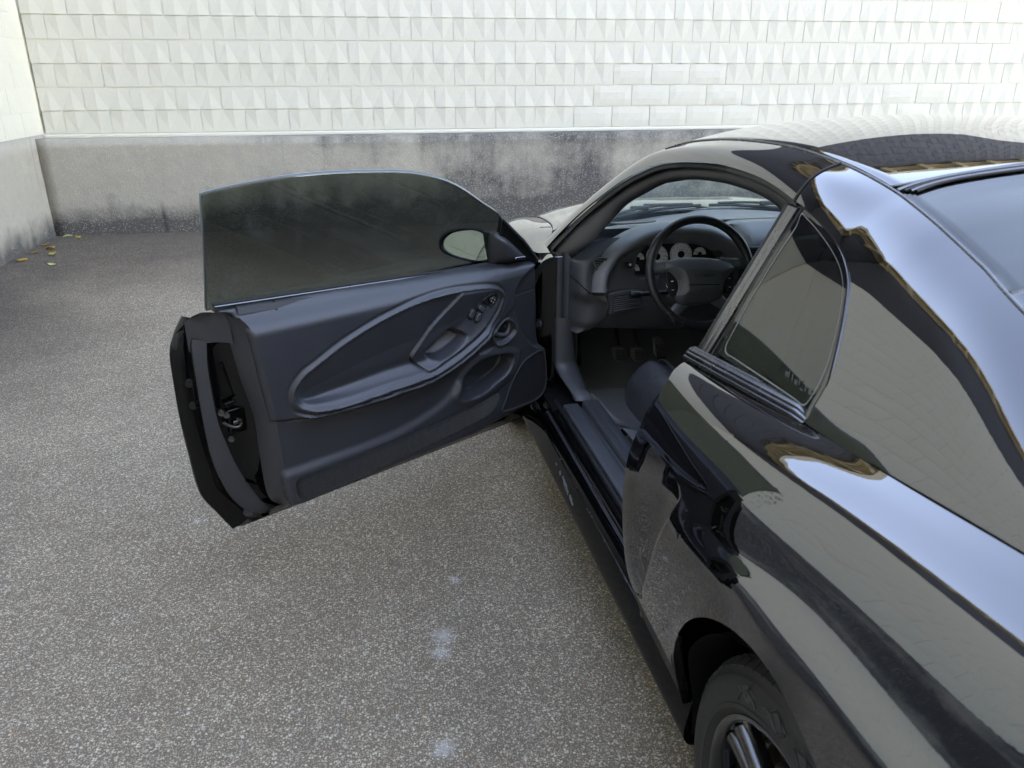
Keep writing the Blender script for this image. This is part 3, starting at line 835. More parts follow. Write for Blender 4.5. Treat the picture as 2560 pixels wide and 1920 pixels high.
with_mat(fl, CREAM)
JG = .002
sv, sf = [], []
for row in range(0, H_CREAM):
    k = 0
    while k < 38:
        ya = k * BW + (BW / 2 if row % 2 else 0)
        k += 1
        b_near = ya < .9 and row <= 6
        if b_near:
            b = bpy.data.objects.new('block', fl)
            link(b, side)
            b.scale = (1, (BW - JG) / (BW - JW), (BH - JG) / (BH - JW))
            b.location = (0, -ya - .014, Z0 + row * BH + JG / 2)
        else:
            base = len(sv)
            for vv in fl.vertices:
                sv.append((vv.co.x, vv.co.y * (BW - JG) / (BW - JW) - ya - .014, vv.co.z * (BH - JG) / (BH - JW) + Z0 + row * BH + JG / 2))
            for pl in fl.polygons:
                sf.append(tuple(base + i for i in pl.vertices))
o = mk('flat_block_courses', sv, sf, CREAM, side, smooth=False); tag(o, kind='stuff')
cornice(side, 'y')
# crack at the corner of the base
cr = [(.006, -.006 - .004 * rng.random(), z) for z in np.linspace(.12, 1.0, 40)]
cr = [(c[0] + .006 * rng.random(), c[1] - .01 * rng.random(), c[2]) for c in cr]
tube('corner_crack', cr, .0035 * (1 + rng.random(40)), DARK, side, seg=5)
# rust pipe stub and its stain on the front base
zz = 0
lathe('drain_stub', [(0, -.006), (.011, -.006), (.015, -.002), (.015, .01)], RUBBER, front, seg=14, axis='y', c=(.99, -.004, .42))

# fallen leaves in the corner
LEAFM = []
for i, c in enumerate([(.42, .33, .09), (.45, .27, .07), (.36, .38, .16), (.20, .12, .06)]):
    LEAFM.append(simple('leaf_skin', c, .6, .3, grain=.3))
def leaf(loc, size, rot, mi, curl, label):
    sx_ = loc[0] * 40
    P = []
    for i in range(7):
        u = i / 6
        w = .36 * math.sin(math.pi * u ** .8) * (1 - .25 * u)
        P.append([((u - .5) * size, s * w * size, curl * .35 * size * (abs(s) ** 2) + .05 * size * math.sin(u * 5 + sx_) + .002) for s in (-1, -.5, 0, .5, 1)])
    o = grid('fallen_leaf', P, LEAFM[mi], None, solid=.0008)
    stem = tube('stem', [(-.5 * size, 0, .002), (-.72 * size, .04 * size, .004)], .0012, LEAFM[3], o, seg=5)
    o.location = loc
    o.rotation_euler = rot
    tag(o, label, 'leaf', 'yellow leaves fallen in the corner of the yard')
    return o

for i, (x, y, sz, rz, mi, cu, lb) in enumerate([
    (.12, -.30, .085, .4, 2, .25, 'green-yellow fallen leaf lying tight in the wall corner'),
    (.24, -.38, .075, 2.1, 0, .3, 'small yellow fallen leaf just right of the wall corner'),
    (.33, -.50, .070, 1.2, 2, .1, 'pale fallen leaf on the dark ground right of the corner'),
    (.07, -.72, .080, .9, 3, .5, 'brown curled leaf against the foot of the side wall'),
    (.17, -.88, .105, 2.7, 1, .35, 'largest orange-yellow leaf of the cluster near the side wall'),
    (.10, -1.02, .085, .2, 3, .3, 'brown-edged leaf beside the side wall in the leaf cluster'),
    (.27, -1.10, .095, 1.8, 0, .4, 'bright yellow leaf at the near side of the leaf cluster'),
    (.10, -1.30, .085, .8, 1, .5, 'lone orange leaf between the cluster and the picture edge'),
    (.38, -1.46, .075, 2.9, 2, .2, 'pale green leaf lying alone on open asphalt'),
    (.05, -1.75, .09, .5, 0, .3, 'yellow leaf at the left picture edge by the side wall')]):
    leaf((x, y, ground_z(x, y) + .004), sz, (rng.normal(0, .12), rng.normal(0, .12), rz), mi, cu, lb)

# unseen tall building, added behind the camera to keep the yard in shade
nb_ = empty('shade_building', (1.5, -19, 0))
tag(nb_, 'unseen plain building added behind the camera to block the sun', 'building')
REND = m_wallpaint('grey_render', (.34, .33, .31), (.30, .29, .27))
BH2 = 15.9
box('wall', (0, -4, BH2 / 2 - .1), (47, 8, BH2 + .2), REND, nb_)
box('parapet', (0, -4, BH2 + .0), (47.3, 8.3, .25), CORNICE, nb_)
wm = None
for i in range(9):
    for j in range(4):
        x = -15.5 + i * 3.8; z = 2.0 + j * 3.2
        if wm is None:
            fr_ = box('window', (0, .01, 0), (1.5, .06, 1.5), simple('window_frame_paint', (.6, .6, .58), .5), nb_)
            pn_ = box('pane', (0, .045, 0), (1.36, .02, 1.36), simple('dark_pane', (.02, .025, .03), .08, .8), fr_)
            wm = (fr_, pn_)
            fr_.location = (x, 0, z)
        else:
            f2 = fr_.copy(); link(f2, nb_); f2.location = (x, 0, z)
            p2 = pn_.copy(); link(p2, f2)

# grit swept against the foot of the walls
V, F = [], []
for k in range(900):
    if k < 520:
        x = rng.random() * 9; y = -abs(rng.normal(0, .10)) - .01
    else:
        y = -rng.random() * 7; x = abs(rng.normal(0, .09)) + .01
    r_ = .003 + .006 * rng.random(); z = ground_z(x, y) + r_ * .3
    b = len(V)
    for dx, dy, dz in ((1, 0, 0), (0, 1, 0), (-1, 0, 0), (0, -1, 0), (0, 0, 1)):
        j = .7 + .6 * rng.random()
        V.append((x + dx * r_ * j, y + dy * r_ * j, z + dz * r_ * j))
    F += [(b, b + 1, b + 4), (b + 1, b + 2, b + 4), (b + 2, b + 3, b + 4), (b + 3, b, b + 4)]
GRIT = simple('grit', (.16, .14, .12), .9, .2, grain=.6)
o = mk('wall_foot_grit', V, F, GRIT, None, smooth=False)
tag(o, kind='stuff')
# ------------------------------------------------------------------ the car
CAR_X, CAR_Y, CAR_A = 4.49, -7.49, R(1.2)
car = empty('black_coupe', (CAR_X, CAR_Y, 0), (0, 0, CAR_A))
tag(car, 'glossy black two-door sports coupe parked with its driver door wide open', 'car')
AX_R, AX_F = .06, 2.633           # rear and front axle, forward of the car's origin
WR = .328                         # tyre radius

def mir(P):
    P = np.array(P, float); P[..., 0] *= -1; return P

# roof side frame: E = lower edge (door arch, quarter glass arc, belt crease); I = inner edge (windscreen, roof ditch, rear glass)
E_ = [(-.815,2.12,.904),(-.783,2.074,.961),(-.739,1.996,1.04),(-.697,1.893,1.117),(-.647,1.742,1.208),(-.62,1.62,1.257),(-.606,1.538,1.282),(-.596,1.422,1.302),(-.588,1.273,1.316),(-.585,1.149,1.322),(-.586,.99,1.319),(-.591,.878,1.31),(-.601,.761,1.292),(-.61,.672,1.275),(-.623,.587,1.252),(-.635,.52,1.229),(-.648,.475,1.206),(-.659,.45,1.186),(-.683,.413,1.143),(-.713,.378,1.088),(-.736,.361,1.047),(-.767,.35,.99),(-.766,.29,.990),(-.763,.15,1.003),(-.76,-.09,1.026),(-.75,-.45,1.045),(-.72,-.8,1.04),(-.68,-1.05,1.02)]
I_ = [(-.770,2.31,.872),(-.72,2.225,.96),(-.67,2.12,1.05),(-.62,2.0,1.145),(-.572,1.86,1.232),(-.542,1.755,1.288),(-.526,1.67,1.315),(-.517,1.52,1.346),(-.513,1.35,1.366),(-.510,1.20,1.376),(-.508,1.03,1.380),(-.507,.90,1.376),(-.508,.762,1.363),(-.511,.68,1.353),(-.515,.61,1.342),(-.520,.55,1.331),(-.528,.50,1.321),(-.536,.45,1.310),(-.543,.405,1.299),(-.550,.355,1.285),(-.558,.305,1.271),(-.565,.265,1.260),(-.580,.20,1.240),(-.592,.12,1.215),(-.608,-.08,1.148),(-.625,-.40,1.080),(-.625,-.76,1.048),(-.605,-1.02,1.015)]
NS = 14
E = crom(E_, NS); I = crom(I_, NS)
def side_frame():
    rows = []
    nv = 26
    for e, i in zip(E, I):
        L = np.linalg.norm(i - e)
        dy = i[1] - e[1]
        k = float(np.clip((e[2] - 1.0) / .3, 0, 1))
        t0 = np.array([.47, 0, .883]); t3 = np.array([-.93, 0, -.36])
        sail = sst(np.array([(.9 - e[1]) / .25]))[0]
        a = .45 + .20 * sail; a3 = .40 - .14 * sail
        p1 = e + t0 * L * a + np.array([0, dy * .33, 0])
        p2 = i + t3 * L * a3 - np.array([0, dy * .33, 0])
        r = []
        for t in np.linspace(0, 1, nv):
            r.append((1 - t) ** 3 * e + 3 * (1 - t) ** 2 * t * p1 + 3 * (1 - t) * t * t * p2 + t ** 3 * i)
        rows.append(r)
    return np.array(rows)
SF = side_frame()
def add_lip(P, d=.012):
    """fold the E edge inwards so that the panel has thickness"""
    q = P[:, 0] + np.array([.012, 0, .002])
    return np.concatenate([q[:, None], P], 1)
kseam = 12 * NS
grid('roof_side_rail', add_lip(SF[:kseam + 1]), PAINT, car)
# rear pillar: one family of sections from the belt crease to the roof ditch, cut along the quarter-glass arc
Kc = np.array([(-.786,.80,.960),(-.782,.65,.968),(-.775,.50,.975),(-.767,.350,.988),(-.765,.25,.993),(-.763,.15,1.003),(-.76,-.09,1.026),(-.75,-.45,1.045),(-.72,-.8,1.04),(-.68,-1.05,1.02)])
kf = table(Kc[:, 1], Kc[:, [0, 2]])
i_f = table(I[9 * NS:, 1][::6], I[9 * NS:][::6][:, [0, 2]])
arc = E[12 * NS:21 * NS + 1]
def pillar_section(y, n=160):
    k = kf(y); i = i_f(y)
    q = float(np.clip((.8 - y) / .9, 0, 1))
    T0 = np.array([.482 - .05 * q, .876 + .025 * q]); T0 /= np.linalg.norm(T0)
    T3 = np.array([-.93 + .02 * q, -.37 - .05 * q]); T3 /= np.linalg.norm(T3)
    A_ = np.stack([T0, -T3], 1)
    ab = np.linalg.solve(A_, i - k)
    ab = np.clip(ab, .02, 1)
    p1 = k + T0 * ab[0] * .95; p2 = i + T3 * ab[1] * .80
    t = np.linspace(0, 1, n)[:, None]
    return (1 - t) ** 3 * k + 3 * (1 - t) ** 2 * t * p1 + 3 * (1 - t) * t * t * p2 + t ** 3 * i
ycols = np.r_[np.linspace(.7575, .55, 26), np.linspace(.545, .44, 22), np.linspace(.437, .3505, 46), np.linspace(.3495, .20, 14), np.linspace(.19, -1.05, 50)]
pp = []
for y in ycols:
    c = pillar_section(y)
    zmin = float(np.interp(y, arc[::-1, 1], arc[::-1, 2])) if y > .350 else c[0, 1]
    d = np.r_[0, np.cumsum(np.hypot(*np.diff(c, axis=0).T))]
    d0 = float(np.interp(zmin, c[:, 1], d))
    tt2 = d0 + (d[-1] - d0) * np.linspace(0, 1, 30)
    pp.append([(np.interp(t, d, c[:, 0]), y, np.interp(t, d, c[:, 1])) for t in tt2])
pp = np.array(pp)
off = resamp(SF[kseam], 30) - resamp(pp[0], 30); off[:, 1] = 0
pp[0] = resamp(pp[0], 30)
for k_, y_ in enumerate(ycols):
    pp[k_] = pp[k_] + off * (1 - sst(np.array([(.7575 - y_) / .22]))[0])
grid('rear_pillar_panel', np.concatenate([(pp[:, 0] + np.array([.006, 0, .001]))[:, None], pp], 1), PAINT, car)
grid('roof_side_rail', mir(add_lip(SF[:kseam + 1]))[::-1], PAINT, car)
grid('rear_pillar_panel', mir(add_lip(pp))[::-1], PAINT, car)
ja = resamp(SF[kseam], 40); jb = resamp(pp[0], 40)
grid('panel_joint', np.array([[tuple(a + [.0, .001, -.003]), tuple((a + b) / 2 + [.004, 0, -.006]), tuple(b + [0, -.001, -.003])] for a, b in zip(ja, jb)]), RUBBER, car)
tube('panel_joint_seal', (ja * .5 + jb * .5) + np.array([-.0006, 0, .0008]), .0030, RUBBER, car, seg=8)

# dark joint with a bright rubber bead where rail and pillar panel meet
sj = SF[kseam + 1]


def span(k0, k1, bow, crown, nx=40, dz=0.0, inset=0.0, step=1):
    rows = []
    for k in range(k0, k1 + 1, step):
        i = I[k]; w = -i[0] - inset
        f = (k - k0) / max(1, k1 - k0)
        b = bow(f) if callable(bow) else bow
        c = crown(f) if callable(crown) else crown
        rows.append([(x * w, i[1] + b * (1 - x * x), i[2] + c * (1 - x * x) + dz) for x in np.linspace(-1, 1, nx)])
    return np.array(rows)
kh = 6 * NS; kr = 14 * NS + 5       # header and rear glass edge
roof = span(kh, kr, lambda f: .13 * max(0, 1 - f * 2.6) ** 2 + .045 * sst(np.array([(f - .72) / .28]))[0] * -1, .056, inset=.004, dz=.001)
grid('roof_panel', roof, PAINT, car, solid=.004)
for s in (1, -1):
    P = I[kh:kr + 130:3] + np.array([0, 0, .0005]); P = P * np.array([s, 1, 1])
    tube('roof_ditch_moulding', P, .0030, TRIMGREY if s > 0 else TRIMGREY, car, seg=8)
def cross_curve(k, bow, crown, nx, inset=0, dz=0, lim=1.0):
    i = I[k]; w = -i[0] - inset
    return np.array([(x * w, i[1] + bow * (1 - x * x), i[2] + crown * (1 - x * x) + dz) for x in np.linspace(-lim, lim, nx)])
# windscreen
ws = span(0, kh - 3, lambda f: .20 - .07 * f, lambda f: .09 - .034 * f, inset=.012, dz=-.006)
grid('windscreen', ws, CLEAR, car, solid=.004)
grid('windscreen_frit', span(kh - 16, kh - 3, lambda f: .142 - .005 * f, lambda f: .063 - .004 * f, inset=.02, dz=-.014), BLACKPL, car, solid=.002)
# rear glass with its stepped moulding
kg = len(I) - 5 * NS
def rg_edge(off, dz):
    c = []
    i0 = I[kr]
    for x in np.linspace(-1, 1, 61):
        w = -i0[0] - off
        xx = x * w
        r = max(0, abs(x) - .80) / .20
        yy = i0[1] - .002 - .040 * (1 - x * x) ** 1.5 - .014 * r ** 2 - off * .9
        kk = kr + int(round(max(0, (i0[1] - yy)) / .005))
        zz = np.interp(yy, I[::-1, 1], I[::-1, 2]) + .056 * (1 - (xx / .5) ** 2) + dz
        c.append((xx, yy, zz))
    return np.array(c)
for j, (o_, r_) in enumerate([(.004, .0045), (.013, .0036), (.021, .0036), (.028, .0030)]):
    tube('rear_glass_moulding', rg_edge(o_, .0025), r_, TRIMGREY if j in (0, 2) else RUBBER, car, seg=8)
rgl = []
for k in range(kr - 2, kg, 3):
    i = I[k]; f = (k - kr) / (kg - kr)
    rgl.append([(x * (-i[0] - .006), i[1] - .040 * (1 - x * x) ** 1.5 * max(0, 1 - f * 4), i[2] + (.056 - .01 * f) * (1 - x * x) - .004) for x in np.linspace(-1, 1, 40)])
grid('rear_glass', np.array(rgl), TINT2, car, solid=.004)
# ceramic border seen as a darker band just inside the glass edge
for s in (1, -1):
    fr = [[(s * (-i[0] - a), i[1], i[2] - .012 + .056 * (1 - ((-i[0] - a) / .5) ** 2)) for a in (.01, .055, .10)] for i in I[kr:kg:3]]
    grid('rear_glass_border', np.array(fr), DARK, car)

# decklid and tail
dk = []
kd0 = kg - 2
for k in range(kd0, len(I)):
    i = I[k]; f = (k - kd0) / (len(I) - 1 - kd0)
    dk.append([(x * (-i[0] - .002), i[1], i[2] + .046 * (1 - x * x) * (1 - .3 * f) - .001) for x in np.linspace(-1, 1, 24)])
last = np.array(dk[-1])
for a, (dyy, zz) in enumerate([(-.03, .98), (-.06, .85), (-.07, .72)]):
    q = last.copy(); q[:, 1] += dyy - .05 * (1 - (q[:, 0] / .6) ** 2); q[:, 2] = zz; dk.append(q)
grid('boot_lid', np.array(dk), PAINT, car, solid=.003)

# --- quarter panel: sections given as (x, z) control points at stations along the car
def quarter_ctrl(y):
    K = [
     # y, crease x,z ; shelf ; shoulder ; upper side ; widest ; mid ; low ; bottom
     (.76, (-.800,.957),(-.825,.951),(-.858,.928),(-.897,.865),(-.932,.760),(-.940,.640),(-.926,.470),(-.890,.345)),
     (.60, (-.790,.966),(-.825,.958),(-.866,.932),(-.905,.868),(-.936,.765),(-.943,.640),(-.928,.470),(-.892,.340)),
     (.36, (-.770,.985),(-.818,.972),(-.864,.945),(-.902,.880),(-.925,.810),(-.951,.725),(-.940,.520),(-.895,.330)),
     (.10, (-.765,1.006),(-.812,.987),(-.851,.957),(-.884,.900),(-.908,.845),(-.947,.775),(-.950,.640),(-.898,.320)),
     (-.20,(-.762,1.034),(-.811,1.010),(-.852,.976),(-.885,.915),(-.909,.855),(-.948,.785),(-.950,.640),(-.895,.310)),
     (-.60,(-.745,1.048),(-.808,1.030),(-.850,.996),(-.880,.930),(-.900,.860),(-.928,.770),(-.925,.600),(-.870,.300)),
     (-1.0,(-.690,1.030),(-.745,1.012),(-.790,.975),(-.822,.905),(-.840,.790),(-.840,.640),(-.825,.470),(-.790,.300)),
     (-1.18,(-.60,1.005),(-.63,.985),(-.655,.950),(-.675,.880),(-.685,.780),(-.685,.640),(-.675,.470),(-.65,.300))]
    return K
_qk = quarter_ctrl(0)
_qf = table([k[0] for k in _qk], [np.array(k[1:]).ravel() for k in _qk])
def bspline(c, n):
    """smooth section through control points (Catmull)"""
    return crom(c, n)
def qsec(y):
    c = _qf(y).reshape(-1, 2)
    return crom(c, 10)        # 71 points
ARC_C, ARC_R, ARC_H = (.062, .37), .360, .385
def arch_z(y, cyy=None, rr=None):
    cyy = ARC_C[0] if cyy is None else cyy; rr = ARC_R if rr is None else rr
    d = abs(y - cyy)
    if d >= rr: return None
    return ARC_C[1] + ARC_H * math.sqrt(1 - (d / rr) ** 2)
def sec_at(y, tfrac, zb):
    s = qsec(y)
    # arc-length parameter from crease to the bottom boundary zb
    d = np.r_[0, np.cumsum(np.hypot(*np.diff(s, axis=0).T))]
    if zb is not None:
        k = int(np.argmax(s[:, 1] < zb)) if (s[:, 1] < zb).any() else len(s) - 1
        f = (s[k - 1, 1] - zb) / (s[k - 1, 1] - s[k, 1] + 1e-9)
        dend = d[k - 1] + f * (d[k] - d[k - 1])
    else:
        dend = d[-1]
    t = dend * tfrac
    return np.array([np.interp(t, d, s[:, 0]), np.interp(t, d, s[:, 1])])
# front edge of the quarter panel (the door cut) and the scoop lip, as y for a given z
cut = table([.33,.38,.46,.55,.65,.73,.80,.85,.90,.93,.945,.96], [[.715],[.720],[.735],[.742],[.745],[.742],[.735],[.728],[.722],[.728],[.745],[.765]])
lip = table([.33,.40,.43,.50,.58,.66,.72,.77,.795,.81,.822,.826,.84,.90,.96], [[.715],[.712],[.628],[.600],[.566],[.528],[.500],[.478],[.470],[.482],[.530],[.62],[.732],[.722],[.765]])
LIPF = [(.30,.700),(.405,.705),(.44,.640),(.50,.603),(.58,.563),(.66,.525),(.72,.497),(.765,.476),(.79,.468),(.805,.472),(.818,.495),(.826,.545),(.832,.62),(.838,.69),(.846,.728),(.90,.722),(.93,.728),(.945,.745),(.965,.768)]
_lz = np.array([a for a, b in LIPF]); _ly = np.array([b for a, b in LIPF])
tt = crom(np.stack([_lz, _ly], 1), 10)
def lip_y(z): return float(np.interp(z, tt[:, 0], tt[:, 1]))
def quarter():
    # u runs rearwards; dense where the arch edge is steep
    us = np.unique(np.round(np.concatenate([np.linspace(0, 1, 150),
         np.linspace(.12, .30, 70)]), 5))
    nv = 90
    ts = np.linspace(0, 1, nv)
    rear = -1.18
    P = np.zeros((len(us), nv, 3))
    # first estimate z for each row at the front edge so that its front boundary can be read off
    for j, t in enumerate(ts):
        y0 = .72
        for _ in range(6):
            xz = sec_at(y0, t, .338)
            y0 = lip_y(xz[1])
        for i, u in enumerate(us):
            y = y0 + (rear - y0) * u
            # blend to constant-y columns quickly so that columns are vertical over the arch
            yc = .765 + (rear - .765) * u
            w = sst(np.array([u / .16]))[0]
            y = y * (1 - w) + min(yc, y0) * w if yc < y0 else y
            az = arch_z(y)
            zb = az if az is not None else .338 - .03 * (y < 0)
            if az is None and abs(y - ARC_C[0]) < ARC_R: zb = ARC_C[1]
            if y > ARC_C[0] + ARC_R: zb = .338
            xz = sec_at(y, t, zb)
            P[i, j] = (xz[0], y, xz[1])
    return P
# columns: snap two of them exactly on the arch ends
QP = quarter()
# flare the arch lip slightly
def flare(P):
    for i in range(P.shape[0]):
        for j in range(P.shape[1]):
            x, y, z = P[i, j]
            d = math.hypot(y - ARC_C[0], max(0, z - ARC_C[1]) * ARC_R / ARC_H) - ARC_R
            if z > .33 and d < .05:
                P[i, j, 0] -= .006 * (1 - max(d, 0) / .05) ** 2
    return P
QP = flare(QP)
# inward return along the arch and the front edges
def returns(P, depth=.02):
    bot = P[:, -1].copy()
    b1 = bot + np.array([.004, 0, -.001]); b2 = bot + np.array([depth, 0, .002])
    P = np.concatenate([P, b1[:, None], b2[:, None]], 1)
    fr = P[0].copy()
    tg = np.gradient(fr[:, 1:], axis=0); tg /= np.linalg.norm(tg, axis=1)[:, None] + 1e-9
    nn = np.stack([-tg[:, 1], tg[:, 0]], 1)
    nn[nn[:, 0] < -.2] *= -1
    k = sst((fr[:, 2] - .40) / .08) * sst((.835 - fr[:, 2]) / .012)
    out = []
    for dx, dn in [(.002, .0022), (.006, .0055), (.013, .0070), (.022, .0062), (.036, .002)]:
        q = fr.copy(); s_ = .28 + .95 * k
        q[:, 0] += dx * (.5 + .5 * k) if dx < .03 else dx; q[:, 1] += nn[:, 0] * dn * s_; q[:, 2] += nn[:, 1] * dn * s_
        out.append(q)
    return np.concatenate([np.array(out[::-1]), P], 0)
QR = returns(QP)
grid('quarter_panel', QR, PAINT, car)
grid('quarter_panel', mir(QR)[::-1], PAINT, car)
# the sunken scoop between the door cut and the lip
def scoop():
    rows = []
    for z in np.linspace(.335, .853, 60):
        ya = float(cut(z)[0]); yb = lip_y(z) - .004
        r = []
        for u in np.linspace(0, 1, 24):
            y = ya + (yb - ya) * u
            s = qsec(max(y, .4))
            x = np.interp(-z, -s[:, 1], s[:, 0])
            dep = .036 * sst(np.array([(ya - y) / .17]))[0] * sst(np.array([(z - .36) / .2]))[0] * sst(np.array([(.90 - z) / .10]))[0]
            r.append((x + dep + .0015, y, z))
        e = r[0]
        r = [(e[0] + .04, e[1] - .002, e[2]), (e[0] + .003, e[1] + .001, e[2])] + r
        rows.append(r)
    return np.array(rows)
SC = scoop()
grid('side_scoop', SC, PAINT, car)
grid('side_scoop', mir(SC)[::-1], PAINT, car)
# door-cut pillar face behind the edge (painted inner jamb)
def jamb():
    rows = []
    for z in np.linspace(.36, .955, 40):
        y = float(cut(z)[0])
        s = qsec(y); x = np.interp(-z, -s[:, 1], s[:, 0])
        rows.append([(x + .028, y - .002, z), (x + .045, y + .012, z), (x + .10, y + .004, z), (x + .135, y - .03, z), (x + .17, y - .06, z)])
    return np.array(rows)
JB = jamb()
grid('door_jamb', JB, PAINT_IN, car)
# wheel-well liner
def well(cyy, s):
    rows = []
    for a in np.linspace(-.25, math.pi + .25, 40):
        r = .352
        y = cyy + r * math.cos(a); z = .36 + r * math.sin(a) * 1.0
        rows.append([(s * x, y, max(z, .262)) for x in (.885 + .04 * max(0, min(1, math.sin(a) * 2.2)), .85, .62, .60)])
    g = grid('wheel_well', np.array(rows), DARK, car)
    prism('wheel_well', [(cyy + .36 * math.cos(a), max(.36 + .36 * math.sin(a), .25)) for a in np.linspace(-.3, math.pi + .3, 30)], (.60, .61), DARK, car, fn=lambda a, b, c: (s * c, a, b), smooth=False)
for s in (-1, 1):
    well(.062, s); well(AX_F + .01, s)

# --- front fenders, hood, nose
def fender_ctrl():
    return [
     (1.93,(-.80,.925),(-.825,.925),(-.86,.905),(-.897,.850),(-.925,.760),(-.932,.640),(-.92,.470),(-.89,.340)),
     (2.15,(-.775,.930),(-.81,.932),(-.855,.912),(-.897,.855),(-.926,.760),(-.933,.640),(-.921,.470),(-.892,.330)),
     (2.35,(-.72,.948),(-.78,.946),(-.84,.922),(-.893,.860),(-.926,.765),(-.935,.640),(-.922,.470),(-.893,.320)),
     (2.65,(-.68,.930),(-.76,.930),(-.83,.908),(-.888,.850),(-.925,.760),(-.935,.640),(-.922,.470),(-.893,.310)),
     (3.00,(-.65,.885),(-.73,.885),(-.80,.862),(-.86,.810),(-.90,.735),(-.912,.620),(-.900,.460),(-.87,.290)),
     (3.30,(-.60,.80),(-.66,.80),(-.72,.785),(-.775,.74),(-.81,.68),(-.825,.59),(-.815,.45),(-.78,.28)),
     (3.50,(-.48,.70),(-.50,.70),(-.54,.69),(-.58,.66),(-.61,.61),(-.62,.54),(-.61,.43),(-.58,.27))]
_fk = fender_ctrl()
_ff = table([k[0] for k in _fk], [np.array(k[1:]).ravel() for k in _fk])
def fender():
    ys = np.unique(np.round(np.concatenate([np.linspace(1.945, 3.5, 110), np.linspace(2.27, 2.34, 20), np.linspace(2.94, 3.0, 16)]), 4))
    rows = []
    for y in ys:
        c = crom(_ff(y).reshape(-1, 2), 8)
        d = np.r_[0, np.cumsum(np.hypot(*np.diff(c, axis=0).T))]
        dd = abs(y - AX_F - .01)
        zb = .34 - .06 * (y > 2.7)
        if dd < .345: zb = .36 + math.sqrt(.345 ** 2 - dd ** 2)
        k = int(np.argmax(c[:, 1] < zb)) if (c[:, 1] < zb).any() else len(c) - 1
        f = (c[k - 1, 1] - zb) / (c[k - 1, 1] - c[k, 1] + 1e-9)
        de = d[k - 1] + f * (d[k] - d[k - 1])
        r = [(np.interp(de * t, d, c[:, 0]), y, np.interp(de * t, d, c[:, 1])) for t in np.linspace(0, 1, 50)]
        r.append((r[-1][0] + .02, y, r[-1][2] + .002))
        rows.append(r)
    rows = [[(p[0] + .03, p[1] + .002, p[2]) for p in rows[0]]] + rows
    return np.array(rows)
FP = fender()
grid('front_fender', FP[::-1], PAINT, car); grid('front_fender', mir(FP), PAINT, car)
hoodP = []
for y in np.linspace(2.30, 3.5, 60):
    c = _ff(min(y, 3.5))
    w = -c[0] - .003; zE = c[1]
    f = (y - 2.30) / 1.2
    hoodP.append([(x * w, y + (.20 * (1 - f) + .10 * f) * (1 - x * x), zE + (.035 + .012 * math.sin(f * 3)) * (1 - x ** 4) + .010 * math.exp(-((abs(x) - .55) / .12) ** 2) * (1 - f)) for x in np.linspace(-1, 1, 60)])
grid('bonnet', np.array(hoodP), PAINT, car, solid=.004)
nose = []
for zz, pull in [(.70, 0), (.66, .06), (.58, .09), (.45, .08), (.32, .04), (.26, .0)]:
    nose.append([(x * (.48 + .14 * min(1, (.70 - zz) * 8)), 3.5 + pull + .10 * (1 - x * x), zz + .035 * (1 - x ** 4) * (zz > .65)) for x in np.linspace(-1, 1, 30)])
grid('front_bumper', np.array(nose), PAINT, car)
# cowl with the wiper blades
cowl = []
for y0, z0 in [(2.315, .885), (2.29, .868), (2.262, .872), (2.24, .89)]:
    cowl.append([(x * .765, y0 + .205 * (1 - x * x) + .0, z0 + .088 * (1 - x * x)) for x in np.linspace(-1, 1, 40)])
grid('cowl_panel', np.array(cowl), BLACKPL, car, solid=.003)
grid('cowl_filler', np.array([[(x * .79, 2.318 + .205 * (1 - x * x), .905 + .07 * (1 - x * x)) for x in np.linspace(-1, 1, 40)], [(x * .765, 2.30 + .205 * (1 - x * x), .88 + .088 * (1 - x * x)) for x in np.linspace(-1, 1, 40)]]), BLACKPL, car)
def wiper(x0, x1, lift):
    w = empty('wiper', (0, 0, 0), parent=car)
    def pt(x, h=0, dy=0):
        q = x / .765
        return (x, 2.315 + .205 * (1 - q * q) - .02 + dy, .895 + .088 * (1 - q * q) + h)
    tube('blade', [pt(x, .012 + .004) for x in np.linspace(x0, x1, 16)], .007, RUBBER, w, seg=6)
    tube('blade_frame', [pt(x, .022 + .010 * math.sin(math.pi * (x - x0) / (x1 - x0))) for x in np.linspace(x0 + .04, x1 - .04, 12)], .006, BLACKPL, w, seg=6)
    tube('arm', [pt(x1 + .06, -.005, .02), pt(x1 - .05, .02, .012), pt((x0 + x1) / 2 + .02, .042)], .007, BLACKPL, w, seg=8)
    xm = (x0 + x1) / 2
    box('pivot_cap', pt(xm, .034), (.085, .02, .018), BLACKPL, w, bevel=.006)
wiper(-.60, -.02, 0); wiper(.02, .55, 0)

# --- rocker and sill (profile runs outside to inside; y from the arch to the front)
Y0, Y1 = .425, 2.17
def sill(name, prof, mat, y0=Y0, y1=Y1, n=30, **kw):
    rows = []
    for y in np.linspace(y0, y1, n):
        k = (y - y0) / (y1 - y0)
        rows.append([(x, y, z) for x, z in prof])
    return grid(name, np.array(rows), mat, car, **kw)
rp = crom([(-.79,.215),(-.868,.221),(-.886,.233),(-.892,.252),(-.888,.292),(-.880,.334),(-.870,.362),(-.858,.372)], 5)
o = sill('rocker_panel', rp, ROCKER)
box('sill_end_filler', (-.77, 1.93, .325), (.15, .30, .16), DARK, car)
prism('rocker_panel_end', [(float(a), float(b)) for a, b in rp] + [(-.79, .37)], (Y0 + .0006, Y0 + .004), PAINT_IN, car, fn=lambda a, b, c: (a, c, b), smooth=False)
grid('rocker_panel', mir(np.array([[(x, y, z) for x, z in rp] for y in (Y0, Y1)])), PAINT, car)
tube('rocker_highlight', [(-.8795, y, .338) for y in np.linspace(Y0, 1.96, 20)], .0022, TRIMGREY, car, seg=6)  # grey line standing in for the highlight along the rocker crease
